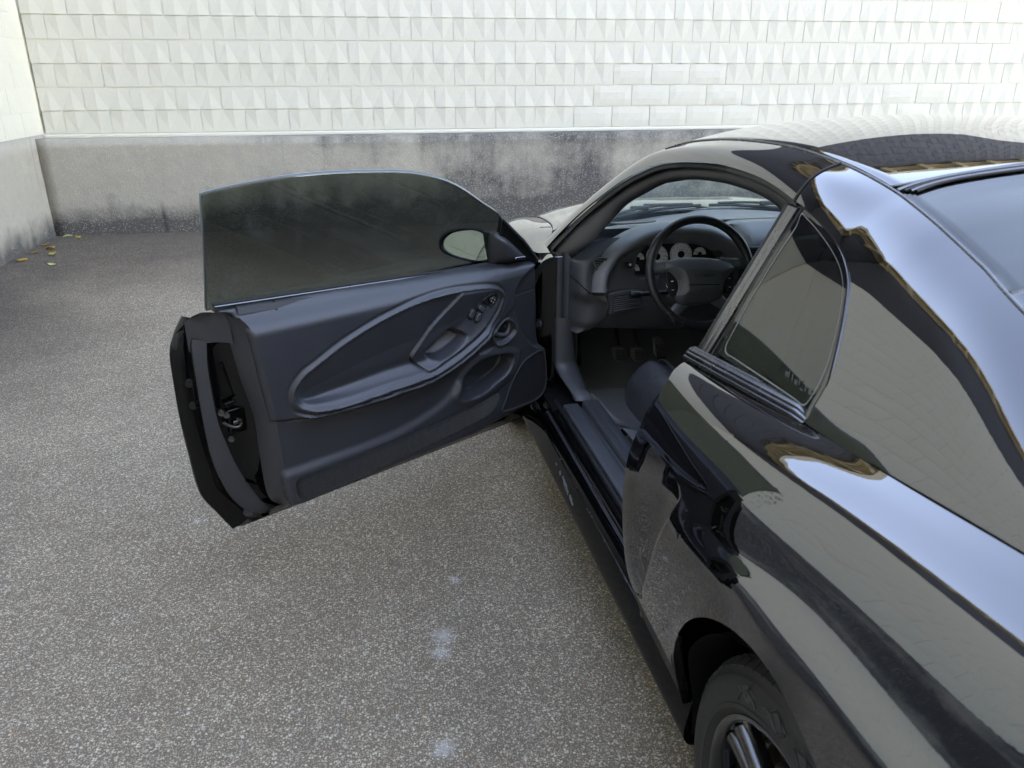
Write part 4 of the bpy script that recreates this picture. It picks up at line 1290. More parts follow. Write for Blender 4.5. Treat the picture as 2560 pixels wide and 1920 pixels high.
sill('sill_step', crom([(-.862,.371),(-.852,.374),(-.846,.392),(-.840,.402),(-.832,.404),(-.826,.398),(-.821,.395)], 4), PAINT_IN, y0=.70)
# ribbed protector with its lettering
rib = []
for k in range(4):
    x = -.8585 + k * .0046
    rib += [(x, .378 + k * .0012), (x + .0010, .3815 + k * .0012), (x + .0032, .3815 + k * .0012), (x + .0040, .378 + k * .0012)]
sill('sill_protector', rib, SEAL, y0=.72, y1=1.83, smooth=False)
text('sill_lettering', 'MUSTANG', .0165, TRIMGREY, car, basis((-.8505, 1.195, .3853), (0, -1, 0), (.96, 0, .28)), depth=.0007, bold=.0003, sx=1.35)
sill('door_weatherstrip', crom([(-.823,.395),(-.822,.407),(-.815,.412),(-.808,.408),(-.806,.400)], 4), RUBBER, y0=.72, y1=1.86)
sp = [(-.806,.402),(-.804,.4155),(-.799,.4185),(-.790,.419),(-.765,.4195),(-.752,.4195),(-.7485,.4165),(-.7470,.405),(-.7400,.404),(-.7345,.4055),(-.7330,.425),(-.7300,.4285)]
sill('step_plate', sp, VINYL_L, y0=.70, y1=1.79)
sp2 = [(-.7300,.4285)]
for k in range(4):
    x = -.728 + k * .0048
    sp2 += [(x, .4290), (x + .0007, .4275), (x + .0014, .4290)]
sp2 += [(-.708,.429),(-.7055,.4265),(-.700,.427),(-.676,.424),(-.668,.418),(-.664,.40),(-.664,.33)]
sill('sill_trim', sp2, VINYL_L, y0=.70, y1=1.80)
# paint chips on the rocker
for i, (y, z, s) in enumerate([(1.50,.300,.010),(1.44,.296,.016),(1.415,.292,.019),(1.395,.288,.014),(1.36,.288,.012),(1.345,.285,.013),(1.33,.281,.010),(1.555,.305,.007),(1.46,.302,.010)]):
    pts = [(y + s * (.6 + .5 * rng.random()) * math.cos(a), z + .8 * s * (.5 + .6 * rng.random()) * math.sin(a)) for a in np.linspace(0, 2 * np.pi, 11)[:-1]]
    xx = np.interp(z, [p[1] for p in rp[10:24]], [p[0] for p in rp[10:24]])
    prism('paint_chip', pts, (xx - .0016, xx + .002), simple('bare_primer', (.16, .18, .19), .8, grain=.3) if i == 0 else bpy.data.materials['bare_primer'], car, fn=lambda a, b, c: (c, a, b), smooth=False)
# underbody closes the view below the sill
box('underbody', (0, 1.25, .235), (1.60, 1.66, .03), DARK, car)
# ------------------------------------------------------------------ quarter window, its frame, belt moulding, door-opening seals
def gx(z):            # side-glass plane
    return -.80 + .55 * (min(z, 1.33) - .93)
E_arc = E[12 * NS: 21 * NS + 1]           # arc of the quarter glass, from the door arch down to the belt
def qwin_outline():
    top = [(p[1], p[2]) for p in E_arc[4::4]]
    y_end, z_end = top[-1]
    return top + [(.36, .992), (.50, .989), (.69, .984), (.706, .984), (.716, 1.10), (.720, 1.20), (.722, 1.277)]
qo = qwin_outline()
def qglass(name, out, d, mat, **kw):
    C = np.array(out)
    def fn(a, b, c):
        return (gx(b) + .010 + c, a, b)
    return prism(name, [tuple(p) for p in out], d, mat, car, fn=fn, **kw)
_zr = np.array([p[1] for p in qwin_outline()[:-7]])[::-1]; _yr = np.array([p[0] for p in qwin_outline()[:-7]])[::-1]
_ex = [(q[0][2], q[0][0] - gx(q[0][2])) for q in pp if q[0][1] > .351][::-1]
def exo(z): return float(np.interp(z, [a for a, b in _ex], [b for a, b in _ex]))
def curved_glass():
    rows = []
    for t in np.linspace(0, 1, 40):
        z = .984 + (_zr.max() - .984) * (1 - (1 - t) ** 1.6)
        yf = float(np.interp(z, [.984, 1.10, 1.20, 1.277, 1.30], [.706, .716, .720, .722, .722])) + .006
        yr = min(float(np.interp(z, _zr, _yr)) - .004, yf - .002)
        rows.append([(gx(z) + .0016 + exo(z) * q - .006 * math.sin(min(max((z - .98) / .3, 0), 1) * math.pi) * (1 - q ** 2 * .6), yf + (yr - yf) * q, z) for q in np.linspace(0, 1, 24)])
    return grid('quarter_window', np.array(rows), TINT2, car, solid=.004, offset=1)
qw = curved_glass()
c0 = np.array(qo).mean(0)
qin = [tuple(c0 + (np.array(p) - c0) * .80) for p in qo]
# dotted frit border ring, just behind the pane
A = crom([c0 + (np.array(p) - c0) * .90 for p in resamp(qo, 40, True)], 3, True)
B = crom([c0 + (np.array(p) - c0) * .885 for p in resamp(qo, 40, True)], 3, True)
ring = np.array([[(gx(a[1]) + .0002 - .006 * math.sin((a[1] - .98) / .3 * math.pi), a[0], a[1]), (gx(b[1]) + .0002 - .006 * math.sin((b[1] - .98) / .3 * math.pi), b[0], b[1])] for a, b in zip(A, B)])
grid('quarter_window_frit', ring, simple('frit_grey', (.17, .175, .165), .7), qw, closeu=True)
# rubber edge round the pane
tube('quarter_window_seal', [(gx(p[1]) + exo(p[1]) + .0012, p[0], p[1]) for p in crom([(q[0], q[1]) for q in qo[:-6]], 2)], .0016, DARK, car, seg=6)
em = simple('etched_mark', (.10, .115, .11), .6)
for i, (w_, h_, o_) in enumerate([(.010, .012, 0), (.003, .018, 0), (.003, .018, 0), (.009, .010, -.002), (.004, .016, 0), (.009, .003, -.006), (.003, .010, -.002), (.008, .010, -.002), (.004, .013, -.005)]):
    yy = .470 - i * .0115; zz = 1.032 + o_
    prism('etched_stroke', [(yy, zz - h_ / 2), (yy - w_, zz - h_ / 2), (yy - w_ - .001, zz + h_ / 2), (yy - .001, zz + h_ / 2)], (gx(zz) - .0021, gx(zz) - .0017), em, qw, fn=lambda a, b, c: (c, a, b), smooth=False)
# B pillar bar in front of the quarter glass: two satin ribs and a rubber lip
def bbar(name, off0, off1, dx, mat, n=14):
    rows = []
    for t in np.linspace(0, 1, n):
        z = .982 + t * .300
        yf = .775 + .002 * t
        rows.append([(gx(z) + dx + .012, yf - off0, z), (gx(z) + dx, yf - off0 - .0015, z), (gx(z) + dx - .002, yf - (off0 + off1) / 2, z), (gx(z) + dx, yf - off1 + .0015, z), (gx(z) + dx + .012, yf - off1, z)])
    return grid(name, np.array(rows), mat, car)
bbar('pillar_rubber_lip', -.004, .010, -.002, RUBBER)
bbar('pillar_trim', .011, .030, -.004, TRIMGREY)
bbar('pillar_trim', .031, .052, -.006, TRIMGREY)
bbar('pillar_rubber_lip', .053, .062, -.001, RUBBER)
bbar('pillar_core', -.006, .062, .010, BLACKPL)
# belt moulding below the quarter glass: ribs rising from the crease to the pane
mp = [(.006,-.004),(-.004,-.001),(-.007,.004),(-.006,.008),(-.001,.0095),(.001,.0100),(-.001,.012),(.000,.016),(.004,.0175),(.006,.018),(.006,.022),(.010,.025),(.014,.0262),(.020,.0262),(.022,.028)]
rows = []
for t in np.linspace(0, 1, 40):
    y = .772 - t * .415
    x = -.802 + .037 * t; z = .957 + .026 * t
    k = 1 - .35 * max(0, (t - .92) / .08)
    rows.append([(x + a * .9, y, z + b * .95 * k) for a, b in mp])
mo = grid('belt_moulding', np.array(rows), TRIMGREY, car)
prism('belt_moulding_cap', [(x, z) for x, y, z in rows[0]] + [(rows[0][-1][0], rows[0][0][2])], (.7725, .777), TRIMGREY, car, fn=lambda a, b, c: (a, c, b), smooth=False)
grid('belt_moulding', mir(np.array(rows))[::-1], TRIMGREY, car)
print('edge dx', [(round(float(q[0][1]), 3), round(float(q[0][0] - gx(q[0][2])), 4)) for q in pp[::8]])
# right side: closed quarter window and side glass as one run of dark glass
rw = [[(-(gx(z) + .003), y, z) for z in np.linspace(.97, 1.30, 12)] for y in np.linspace(.36, 2.05, 40)]
rw = []
for k in range(2 * NS, 21 * NS, 3):
    e = E[k]
    zb = .965 if e[1] > .7 else .985
    rw.append([(-(gx(z)) - .004, e[1], z) for z in np.linspace(zb, max(e[2] - .004, zb + .001), 10)])
grid('right_side_glass', np.array(rw), TINT2, car, solid=.004)
rd = []
for y in np.linspace(.73, 1.94, 40):
    s = qsec(.60)
    rd.append([(-p[0] - .0, y, p[1]) for p in s[::3]])
grid('right_door', np.array(rd), PAINT, car, solid=.02)

# seals round the door opening: F is the inner edge of the frame
F_ = [(-.738,2.00,.905),(-.708,1.881,.97),(-.666,1.815,1.046),(-.618,1.743,1.133),(-.588,1.633,1.189),(-.564,1.522,1.233),(-.548,1.354,1.262),(-.541,1.189,1.273),(-.541,1.07,1.274),(-.543,.978,1.27),(-.55,.889,1.257),(-.562,.845,1.22),(-.612,.805,1.12)]
Fc = resamp(crom(F_, 8), 120)
Eo = resamp(np.vstack([[(-.83, 2.15, .86)], E[:12 * NS + 1], [(-.609, .776, 1.27)], [(-.668, .790, 1.15)]]), 120)
A1 = Eo + np.array([.010, 0, -.002])
rowsL = []
for e, f in zip(A1, Fc):
    v = f - e
    n = np.array([-.6, -.1, -.75]); n = n - v * (n @ v) / (v @ v); n /= np.linalg.norm(n)
    r = []
    for t, h in [(0, .0), (.05, .010), (.14, .012), (.20, .004), (.24, -.006), (.32, -.008), (.40, .002), (.55, .014), (.72, .017), (.88, .012), (.97, .003), (1.0, -.010)]:
        r.append(e + v * t + n * h)
    rowsL.append(r)
rowsL = np.array(rowsL)
grid('opening_weatherstrip', rowsL[:, :6], RUBBER, car)
grid('opening_frame_trim', rowsL[:, 5:], m_vinyl('pillar_trim_vinyl', (.011, .0115, .013), .5), car)
# headliner joins the two frames
hl = []
for k in range(0, 120, 2):
    f = Fc[k]
    if f[2] > 1.17:
        hl.append([(x * -f[0] * -1 if False else x * abs(f[0]), f[1] + .05 * (1 - x * x) * (f[1] > 1.3), f[2] + .03 + .035 * (1 - x * x)) for x in np.linspace(-1, 1, 20)])
hl += [[(x * .5, y, 1.26 - (.9 - y) * .10 + .03 * (1 - x * x)) for x in np.linspace(-1, 1, 20)] for y in (.8, .6, .45)]
HEAD = simple('headliner_cloth', (.03, .031, .034), .9, .2, grain=.2)
grid('headliner', np.array(hl), HEAD, car, solid=.004)
grid('right_opening_trim', mir(rowsL[:, 4:])[::-1], RUBBER, car)
# ------------------------------------------------------------------ the open door, built in its own axes:
# u runs from hinge to latch, w towards the cabin side, z up
DTH = R(58)
eu = np.array([-math.sin(DTH), -math.cos(DTH), 0]); en = np.array([math.cos(DTH), -math.sin(DTH), 0])
D0 = np.array([-.87, 1.98, 0])
def dp(u, z, w):
    return tuple(D0 + u * eu + w * en + np.array([0, 0, z]))
door = empty('door', (0, 0, 0), parent=car)
tag(door, 'open driver door with tinted frameless window')
TR = {k: np.array(v, float) for k, v in T.items()}
trim_o = crom(TR['trim'], 4, True)
tear = crom(TR['tear'], 5, True); tear_in = crom(TR['tear_in'], 5, True)
split = crom(TR['split'], 5); podl = crom(TR['pod_line'], 5); cup = crom(TR['cup'], 5, True)
hcup = crom(TR['handle_cup'], 5, True); hhole = crom(TR['handle_hole'], 5, True); hpan = crom(TR['handle_panel'], 5, True)
pocket = crom(TR['pocket'], 5, True); prim_ = crom(TR['pocket_rim'], 5, True)
spk = crom(TR['speaker'], 4, True); carp = crom(TR['carpet'], 4, True); lowc = crom(TR['lowcrease'], 5); dishl = crom(TR['dishline'], 4)
# regions
split_poly = np.vstack([split, [[.20, .62], [-.2, .62], [-.2, 1.2], [1.4, 1.2], [1.4, split[0, 1] - .02]]])
low_poly = np.vstack([lowc, [[.30, .55], [-.2, .3], [-.2, 0], [1.4, 0], [1.4, lowc[0, 1]]]])
fp = crom(np.vstack([TR['frontlow'][::-1], TR['frontpanel'][1:]]), 5)
front_poly = np.vstack([fp, [[-.2, 1.1], [-.2, .4]]])
def trim_w(P, full=True):
    w = np.full(len(P), .058)
    u, z = P[:, 0], P[:, 1]
    w += .010 * np.sin(np.clip((u - .1) / 1.0, 0, 1) * math.pi)
    w -= .045 * sst((z - .880) / .075) ** 1.2
    # upper skin overhangs the lower one
    s = sd(P, split_poly); gate = sst((u - .20) / .12)
    w += .013 * sst(s / .012) * gate
    w -= .004 * np.exp(-(s / .0025) ** 2) * gate
    s = sd(P, low_poly)
    w += .014 * sst(s / .035) * sst((u - .22) / .15)
    # teardrop: valley, raised rope, dish inside
    so = sd(P, tear); si = sd(P, tear_in)
    w += .0080 * np.exp(-((so - .009) / np.where(so < .009, .0050, .0075)) ** 2) - .0030 * np.exp(-((so + .005) / .004) ** 2)
    w -= .0010 * np.exp(-((si - .001) / .0035) ** 2)
    low = sst((.80 - z) / .10) if False else 1.0
    dcr, _ = seg_dist(P, dishl)
    dish = np.clip(si, 0, 1) / (np.clip(si, 0, 1) + np.sqrt(dcr ** 2 + .009 ** 2))
    dish = np.clip(dish, 0, 1) ** 1.15
    w -= .036 * dish * (si > 0) * (1 - .45 * sst((.46 - u) / .08)) * sst(si / .016)
    # arm rest: swelling along the lower edge of the teardrop
    T = TR['tear']; armc = crom(T[13:21], 5)
    da, _ = seg_dist(P, armc)
    w += .020 * np.exp(-(da / .032) ** 2)
    # second rope along the arm rest
    w += .0050 * np.exp(-((so + .012) / .0045) ** 2) * np.exp(-(da / .06) ** 2) - .003 * np.exp(-((so + .004) / .003) ** 2) * np.exp(-(da / .06) ** 2)
    # switch pod step and its joint line
    dpod, _ = seg_dist(P, podl)
    side_ = np.zeros(len(P))
    pod_poly = np.vstack([podl, tear_in[(tear_in[:, 0] < podl[-1, 0]) & (tear_in[:, 1] > 0)][::1]]) if False else None
    w -= .0035 * np.exp(-(dpod / .0022) ** 2) * (si > -.004)
    inpod = sd(P, np.vstack([podl, [[podl[-1, 0], podl[-1, 1] - .03], [.15, .70], [.15, .95], [podl[0, 0], .95]]]))
    w += .010 * sst(inpod / .006) * sst(si / .012)
    # pull cup
    sc_ = sd(P, cup)
    w -= .038 * sst((sc_ + .004) / .016)
    # front panel is set back
    sf = sd(P, front_poly)
    w -= .020 * sst((sf + .004) / .014)
    lf = TR['frontline']; dl, _ = seg_dist(P, lf); w -= .002 * np.exp(-(dl / .002) ** 2)
    # handle cup
    sp_ = sd(P, hpan); w -= .006 * sst(sp_ / .006) * (sf < .0)
    w += .004 * np.exp(-((sd(P, hcup)) / .004) ** 2)
    w -= .008 * sst(sd(P, hcup) / .010)
    w -= .030 * sst(sd(P, hhole) / .008)
    # map pocket
    spr = sd(P, prim_); spk_ = sd(P, pocket)
    w += .007 * sst((spr + .010) / .024)
    w -= .066 * sst((spk_ + .002) / .016)
    # speaker recess
    ss = sd(P, spk)
    w += .0015 * np.exp(-((ss + .003) / .003) ** 2)
    w -= .005 * sst((ss) / .004)
    sc2 = sd(P, carp)
    w -= .0025 * np.exp(-(sc2 / .003) ** 2)
    # rounded rim
    e = np.clip(sd(P, trim_o), 0, 1)
    rr = .016
    q = np.clip(rr - e, 0, rr)
    w -= rr - np.sqrt(np.maximum(rr * rr - q * q, 0))
    return w
tp = field_patch('trim_panel', trim_o, .0032, trim_w, dp, VINYL, door, skirt=-.004)
# rear return of the trim, facing the latch end
re_ = np.vstack([TR['trim'][1:2] * 0 + [[1.1527, .9444]], TR['trim'][0:1], TR['trim'][-1:], TR['trim'][-2:-1], TR['trim'][-3:-2], TR['trim'][-4:-3], TR['trim'][-5:-4], TR['trim'][-6:-5]])
re_ = resamp(crom(re_, 6), 40); sr_ = resamp(crom(TR['side_rear'], 6), 40)
rows = []
for a, b in zip(re_, sr_):
    rows.append([dp(a[0] - .012, a[1], .060), dp(a[0] + .0005, a[1], .047), dp(a[0] * .6 + b[0] * .4, a[1] * .6 + b[1] * .4, .030), dp(b[0], b[1], -.006), dp(b[0] - .02, b[1], -.02)])
grid('trim_return', np.array(rows), VINYL, door)
grid('trim_joint', np.array([[dp(re_[k][0] * .98 + .02, re_[k][1], .05) for k in (22, 23)]] * 2), BLACKPL, door) if False else None
# speaker grille and carpet strip
gm = field_patch('speaker_grille', spk, .006, lambda P: trim_w(P) + .0035 * sst(sd(P, spk) / .003), dp, GRILLE, door, skirt=.03)
tube('grille_rim', [dp(p[0], p[1], float(w) + .002) for p, w in zip(spk, trim_w(spk + 0))], .0022, VINYL_L, door, closed=True, seg=6, caps=False)
cs = field_patch('carpet_strip', carp, .006, lambda P: trim_w(P) + .0035 * sst(sd(P, carp) / .008) + rng.normal(0, .0003, len(P)), dp, CARPET, door, skirt=.03)
# window sill: rubber wipe and metal top
for j, (w0, zz, r, m) in enumerate([(.0085, .972, .0045, RUBBER), (.018, .968, .004, TRIMGREY)]):
    tube('sill_wiper', [dp(u, zz - .046 * (1.17 - u) + .004, w0) for u in np.linspace(.17, 1.185, 20)], r, m, door, seg=8)
rows = [[dp(u, .966 - .046 * (1.17 - u) + dz, w0) for w0, dz in [(.003, .0), (.012, .003), (.03, -.002), (.034, -.02)]] for u in np.linspace(.15, 1.13, 20)]
grid('sill_cap', np.array(rows), VINYL_L, door)
# lock pin, lever, switches
pu, pz = TR['pin'][0]
pn = lathe('lock_pin', [(.0, .024), (.0035, .024), (.0042, .021), (.0042, .004), (.010, .003), (.011, 0), (.011, -.004)], BLACKPL, door, seg=14, axis='z', c=dp(pu, pz + .008, .026))
def dm(u, z, w, tilt=0.0):
    """matrix on the door face: x towards the hinge (viewer's right), y up, z out"""
    x = Vector(-eu); n = Vector(en); y = Vector((0, 0, 1))
    M = Matrix(((x.x, y.x, n.x, 0), (x.y, y.y, n.y, 0), (x.z, y.z, n.z, 0), (0, 0, 0, 1)))
    return Matrix.Translation(dp(u, z, w)) @ M @ Matrix.Rotation(tilt, 4, 'Z')
def local_prism(name, pts, d0, d1, M, mat, parent, **kw):
    o = prism(name, pts, (d0, d1), mat, parent, fn=lambda a, b, c: tuple(M @ Vector((a, b, c))), **kw)
    return o
def capsule(l, w, n=10):
    return [(l / 2 * 1 - w / 2 + w / 2 * math.cos(a), w / 2 * math.sin(a)) for a in np.linspace(-math.pi / 2, math.pi / 2, n)] + [(-l / 2 + w / 2 + w / 2 * math.cos(a), w / 2 * math.sin(a)) for a in np.linspace(math.pi / 2, 3 * math.pi / 2, n)]
def wat(p): return float(trim_w(np.array([p]))[0])
for key, tl in (('sw1', 1.05), ('sw2', 1.05), ('sw3', -.75)):
    p = TR[key][0]; w0 = wat(p)
    s_ = empty('window_switch', (0, 0, 0), parent=door)
    M = dm(p[0], p[1], w0, tl)
    local_prism('bezel', capsule(.042, .029), -.004, .0040, M, BLACKPL, s_, bevel=.0015)
    local_prism('rocker', capsule(.031, .019), -.004, .0080, M, STEEL if False else VINYL_L, s_, bevel=.003)
    local_prism('mark', [(-.007, -.003), (-.003, 0), (-.007, .003)], .007, .0079, M, CHROME, s_, smooth=False)
    local_prism('mark', [(.007, -.003), (.003, 0), (.007, .003)], .007, .0079, M, CHROME, s_, smooth=False)
ring_ = crom(TR['mirror_ring'], 5, True)
tube('mirror_switch_surround', [dp(p[0], p[1], wat(p) + .001) for p in ring_], .0026, BLACKPL, door, closed=True, seg=6, caps=False)
p = TR['sw_mirror'][0]
ms = empty('mirror_switch', (0, 0, 0), parent=door)
M = dm(p[0], p[1], wat(p), .15)
local_prism('knob', [(-.012, -.011), (.012, -.011), (.013, .010), (-.011, .011)], -.004, .016, M, BLACKPL, ms, bevel=.003)
local_prism('lever_tab', [(.010, .008), (.016, .018), (.012, .021), (.004, .010)], .004, .012, M, BLACKPL, ms, bevel=.001)
for a in range(4):
    c_, s2 = math.cos(a * math.pi / 2), math.sin(a * math.pi / 2)
    local_prism('arrow', [(c_ * .006 - s2 * .0022, s2 * .006 + c_ * .0022), (c_ * .006 + s2 * .0022, s2 * .006 - c_ * .0022), (c_ * .0095, s2 * .0095)], .016, .0166, M, WHITEP, ms, smooth=False)
hc = TR['handle_hole'].mean(0)
lv = crom([dp(hc[0] + .035, hc[1] - .004, wat(hc) + .016), dp(hc[0] + .01, hc[1] - .018, wat(hc) + .026), dp(hc[0] - .02, hc[1] - .020, wat(hc) + .028), dp(hc[0] - .040, hc[1] + .004, wat(hc) + .022), dp(hc[0] - .042, hc[1] + .022, wat(hc) + .012)], 5)
tube('door_handle', lv, [.010] * 6 + [.009] * 6 + [.008] * (len(lv) - 12), VINYL_L, door, seg=10)
tube('handle_bezel', [dp(p[0], p[1], wat(p) + .001) for p in hcup], .0035, VINYL_L, door, closed=True, seg=8, caps=False)
# sail panel with the small chrome badge
sc_o = crom(TR['sail_cover'][:, :2], 4, True)
def sailw(z): return .01 + .30 * (z - .93)
field_patch('sail_cover', sc_o, .006, lambda P: np.array([sailw(z) for z in P[:, 1]]) + .032 * sst(sd(P, sc_o) / .035) , dp, VINYL_L, door, skirt=.0)
so_ = [tuple(p[:2]) for p in TR['sail']]
prism('sail_frame', so_, (-.012, .008), BLACKPL, door, fn=lambda a, b, c: dp(a, b, sailw(b) + c), bevel=.003)
tube('sail_edge_bead', [dp(p[0] + .004, p[1] - .004, sailw(p[1]) + .012) for p in resamp(TR['sail'][2:6, :2], 14)], .005, VINYL_L, door, seg=8)
b0, b1 = TR['badge'][0], TR['badge'][1]
bm_ = (b0 + b1) / 2
Mb = dm(bm_[0], bm_[1], sailw(bm_[1]) + .0335, -.06)
bd = local_prism('badge', capsule(.048, .0085), -.004, .002, Mb, CHROME, door, bevel=.001)
local_prism('badge_field', capsule(.041, .0055), .0018, .0024, Mb, BLACKPL, bd, smooth=False)
text('badge_lettering', 'MACH 460', .0052, CHROME, bd, Mb @ Matrix.Translation((0, 0, .0026)), depth=.0002)
# the window
gl_o = crom(TR['glass'][:, :2], 4)
go = [tuple(p) for p in gl_o]
def gw(z): return .35 * (z - .96) + .03 * math.sin(min(max((z - .96) / .34, 0), 1) * math.pi) * .15
gu = gl_o[:, 0]; gz = gl_o[:, 1]
kt = int(np.argmin(np.hypot(gu - 1.2126, gz - 1.2728)))
top_u, top_z = gu[kt:-6], gz[kt:-6]
oo_ = np.argsort(top_u)
rows = []
for u in np.r_[np.linspace(.197, .30, 14), np.linspace(.31, 1.13, 40), np.linspace(1.14, 1.2125, 14)]:
    zt = float(np.interp(u, top_u[oo_], top_z[oo_]))
    zb = .962 - .046 * (1.17 - u)
    ush = -.010 * (u > 1.1) * (u - 1.1) / .1125
    rows.append([dp(u + ush * (1 - t) ** 1.0, zb + (zt - zb) * t, gw(zb + (zt - zb) * t)) for t in np.linspace(0, 1, 26)])
grid('window_glass', np.array(rows), TINT, door, solid=.0045, offset=0)
ed = [p for p in go if p[1] > .955]
rows = [[dp(p[0], p[1], gw(p[1]) + .0003), dp(p[0] + .0012 * 0, p[1] + .0018, gw(p[1]) - .0008), dp(p[0], p[1] + .0018, gw(p[1]) - .0037), dp(p[0], p[1], gw(p[1]) - .0048)] for p in ed]
rows = []
C = np.array(ed); Tn = np.gradient(C, axis=0); Tn /= np.linalg.norm(Tn, axis=1)[:, None]
for p, t in zip(C, Tn):
    nrm = np.array([t[1], -t[0]]) * -1
    cc = np.array([.7, 1.1]); 
    if nrm @ (p - cc) < 0: nrm = -nrm
    rows.append([dp(p[0] - nrm[0] * .0045, p[1] - nrm[1] * .0045, gw(p[1]) + .0006), dp(p[0] - nrm[0] * .001, p[1] - nrm[1] * .001, gw(p[1]) + .0004), dp(p[0] + nrm[0] * .0012, p[1] + nrm[1] * .0012, gw(p[1]) - .0015), dp(p[0] + nrm[0] * .0012, p[1] + nrm[1] * .0012, gw(p[1]) - .0033), dp(p[0] - nrm[0] * .001, p[1] - nrm[1] * .001, gw(p[1]) - .005)])
grid('glass_ground_edge', np.array(rows), GEDGE, door)

# outer mirror, seen through the glass
mirr = empty('door_mirror', (0, 0, 0), parent=door)
mo_ = crom(TR['mirror'], 5, True); sh = crom(TR['mirror_shell'], 5, True)
MO, MX, MY, MN = [np.array(T[k]) for k in ('mirror_o', 'mirror_ax', 'mirror_ay', 'mirror_n')]
def mface(p, d): return tuple(MO + p[0] * MX + p[1] * MY + d * MN)
prism('mirror_glass', [tuple(p) for p in mo_], (.003, .000), simple('mirror_silver', (.86, .9, .88), .0, .5, 1), mirr, fn=lambda a, b, c: mface((a, b), c), smooth=False)
rows = []
cs_ = sh.mean(0)
for p, q in zip(resamp(sh, 60, True), resamp(mo_, 60, True)):
    r = [mface(q, .001), mface(q, .004), mface((p * .45 + q * .55), .010), mface(p, .006)]
    for k, (s_, d_) in enumerate([(1.02, -.015), (1.0, -.04), (.90, -.07), (.65, -.095), (.3, -.105), (.02, -.107)]):
        r.append(mface(cs_ + (p - cs_) * s_, d_))
    rows.append(r)
grid('mirror_housing', np.array(rows), BLACKPL, mirr, closeu=True)
rows = []
e0 = np.array(dp(.055, .905, -.01)); e1 = np.array(mface((sh[:, 0].max() - .03, sh[:, 1].min() + .035), -.04))
for t in np.linspace(0, 1, 10):
    c = e0 * (1 - t) + e1 * t
    rows.append([tuple(c + eu * .035 * math.cos(k) + np.array([0, 0, 1]) * .022 * math.sin(k)) for k in np.linspace(0, 2 * np.pi, 17)[:-1]])
grid('mirror_arm', np.array(rows), BLACKPL, mirr, closev=True)

# painted shell: outer skin, latch-end jamb, sealing strip and latch parts
skin = crom(TR['skin'][1:-1], 5)       # from the top downwards
inf = crom(TR['inner_flange'], 5); so2 = crom(TR['seal_out'][1:], 5); si2 = crom(TR['seal_in'][1:], 5); srr = crom(TR['side_rear'], 5)
n = 44
K1, K2, K3, K4, K5 = [resamp(c, n) for c in (skin, inf, so2, si2, srr)]
rows = []
for a, b, c, d, e in zip(K1, K2, K3, K4, K5):
    fl_ = a * .6 + b * .4
    rows.append([dp(a[0] - .004, a[1], -.118), dp(a[0] + .0015, a[1], -.112), dp(a[0], a[1], -.104), dp(fl_[0], fl_[1], -.096), dp(b[0] + .002, b[1], -.094), dp(b[0] - .004, b[1], -.080), dp(b[0] * .5 + c[0] * .5 - .004, b[1] * .5 + c[1] * .5, -.066),
                 dp(c[0] + .003, c[1], -.058), dp(c[0], c[1], -.050), dp(d[0], d[1], -.036), dp(d[0] - .010, d[1], -.034), dp(d[0] * .65 + e[0] * .35 - .022, d[1] * .65 + e[1] * .35, -.036), dp(d[0] * .3 + e[0] * .7 - .016, d[1] * .3 + e[1] * .7, -.022), dp(e[0] - .004, e[1], -.012), dp(e[0] - .02, e[1], -.010)])
jm = grid('latch_jamb', np.array(rows), PAINT_IN, door)
rows = []
for k, (c, d) in enumerate(zip(K3, K4)):
    g = c * .5 + d * .5
    dd = d - c; 
    rows.append([dp(c[0] + .001, c[1], -.0545), dp(c[0] + .002, c[1], -.047), dp(c[0] * .85 + d[0] * .15, c[1] * .85 + d[1] * .15, -.0415), dp(g[0], g[1], -.037), dp(c[0] * .15 + d[0] * .85, c[1] * .15 + d[1] * .85, -.031), dp(d[0] - .001, d[1], -.0285), dp(d[0] - .003, d[1], -.034), dp(d[0] - .004, d[1], -.038)])
sl_ = grid('door_seal', np.array(rows), SEAL, door)
for k in (5, 12, 19, 26, 33, 39):
    q = K3[k] * .75 + K4[k] * .25
    lathe('seal_clip_hole', [(0, .0012), (.0025, .0012), (.003, 0)], DARK, sl_, seg=8, axis='y', c=dp(q[0] - .0, q[1], -.0405))
# upper corner rubber block beside the glass
rows = []
for t in np.linspace(0, 1, 8):
    z = .952 - .085 * t
    rows.append([dp(1.236, z - .03, -.072), dp(1.222, z - .012, -.050), dp(1.205, z, -.03), dp(1.19 - .01 * t, z + .002, -.012), dp(1.165 - .01 * t, z - .002, .004), dp(1.150 - .004 * t, z - .006, .012)])
grid('corner_seal', np.array(rows), SEAL, door)
# outer skin surface
rows = []
for i, u in enumerate(np.linspace(0, 1, 40)):
    r = []
    for a in K1:
        w = float(np.interp(a[1], [.24, .30, .40, .55, .70, .82, .88, .93, .95], [-.10, -.112, -.128, -.142, -.146, -.135, -.110, -.062, -.02]))
        ue = a[0]
        us = -.03 + (ue + .03) * (u)
        bl = sst(np.array([(u - .985) / .015]))[0]
        r.append(dp(us, a[1], w * (1 - bl) + (-.118) * bl if a[1] < .86 else w))
    rows.append(r)
grid('outer_skin', np.array(rows)[::-1], PAINT, door)
# belt top closing panel and door bottom
grid('belt_top', np.array([[dp(u, .952 - .046 * (1.17 - u) * 1.0, -.004), dp(u, .945 - .046 * (1.17 - u), -.03), dp(u, .925 - .03 * (1.17 - u), -.066)] for u in np.linspace(-.02, 1.225, 20)]), PAINT_IN, door)
grid('door_bottom', np.array([[dp(u, .262, -.104), dp(u, .275, -.06), dp(u, .30 , -.02), dp(u, .33 + .05 * (u < .1), .0)] for u in np.linspace(-.02, 1.10, 20)]), PAINT_IN, door)
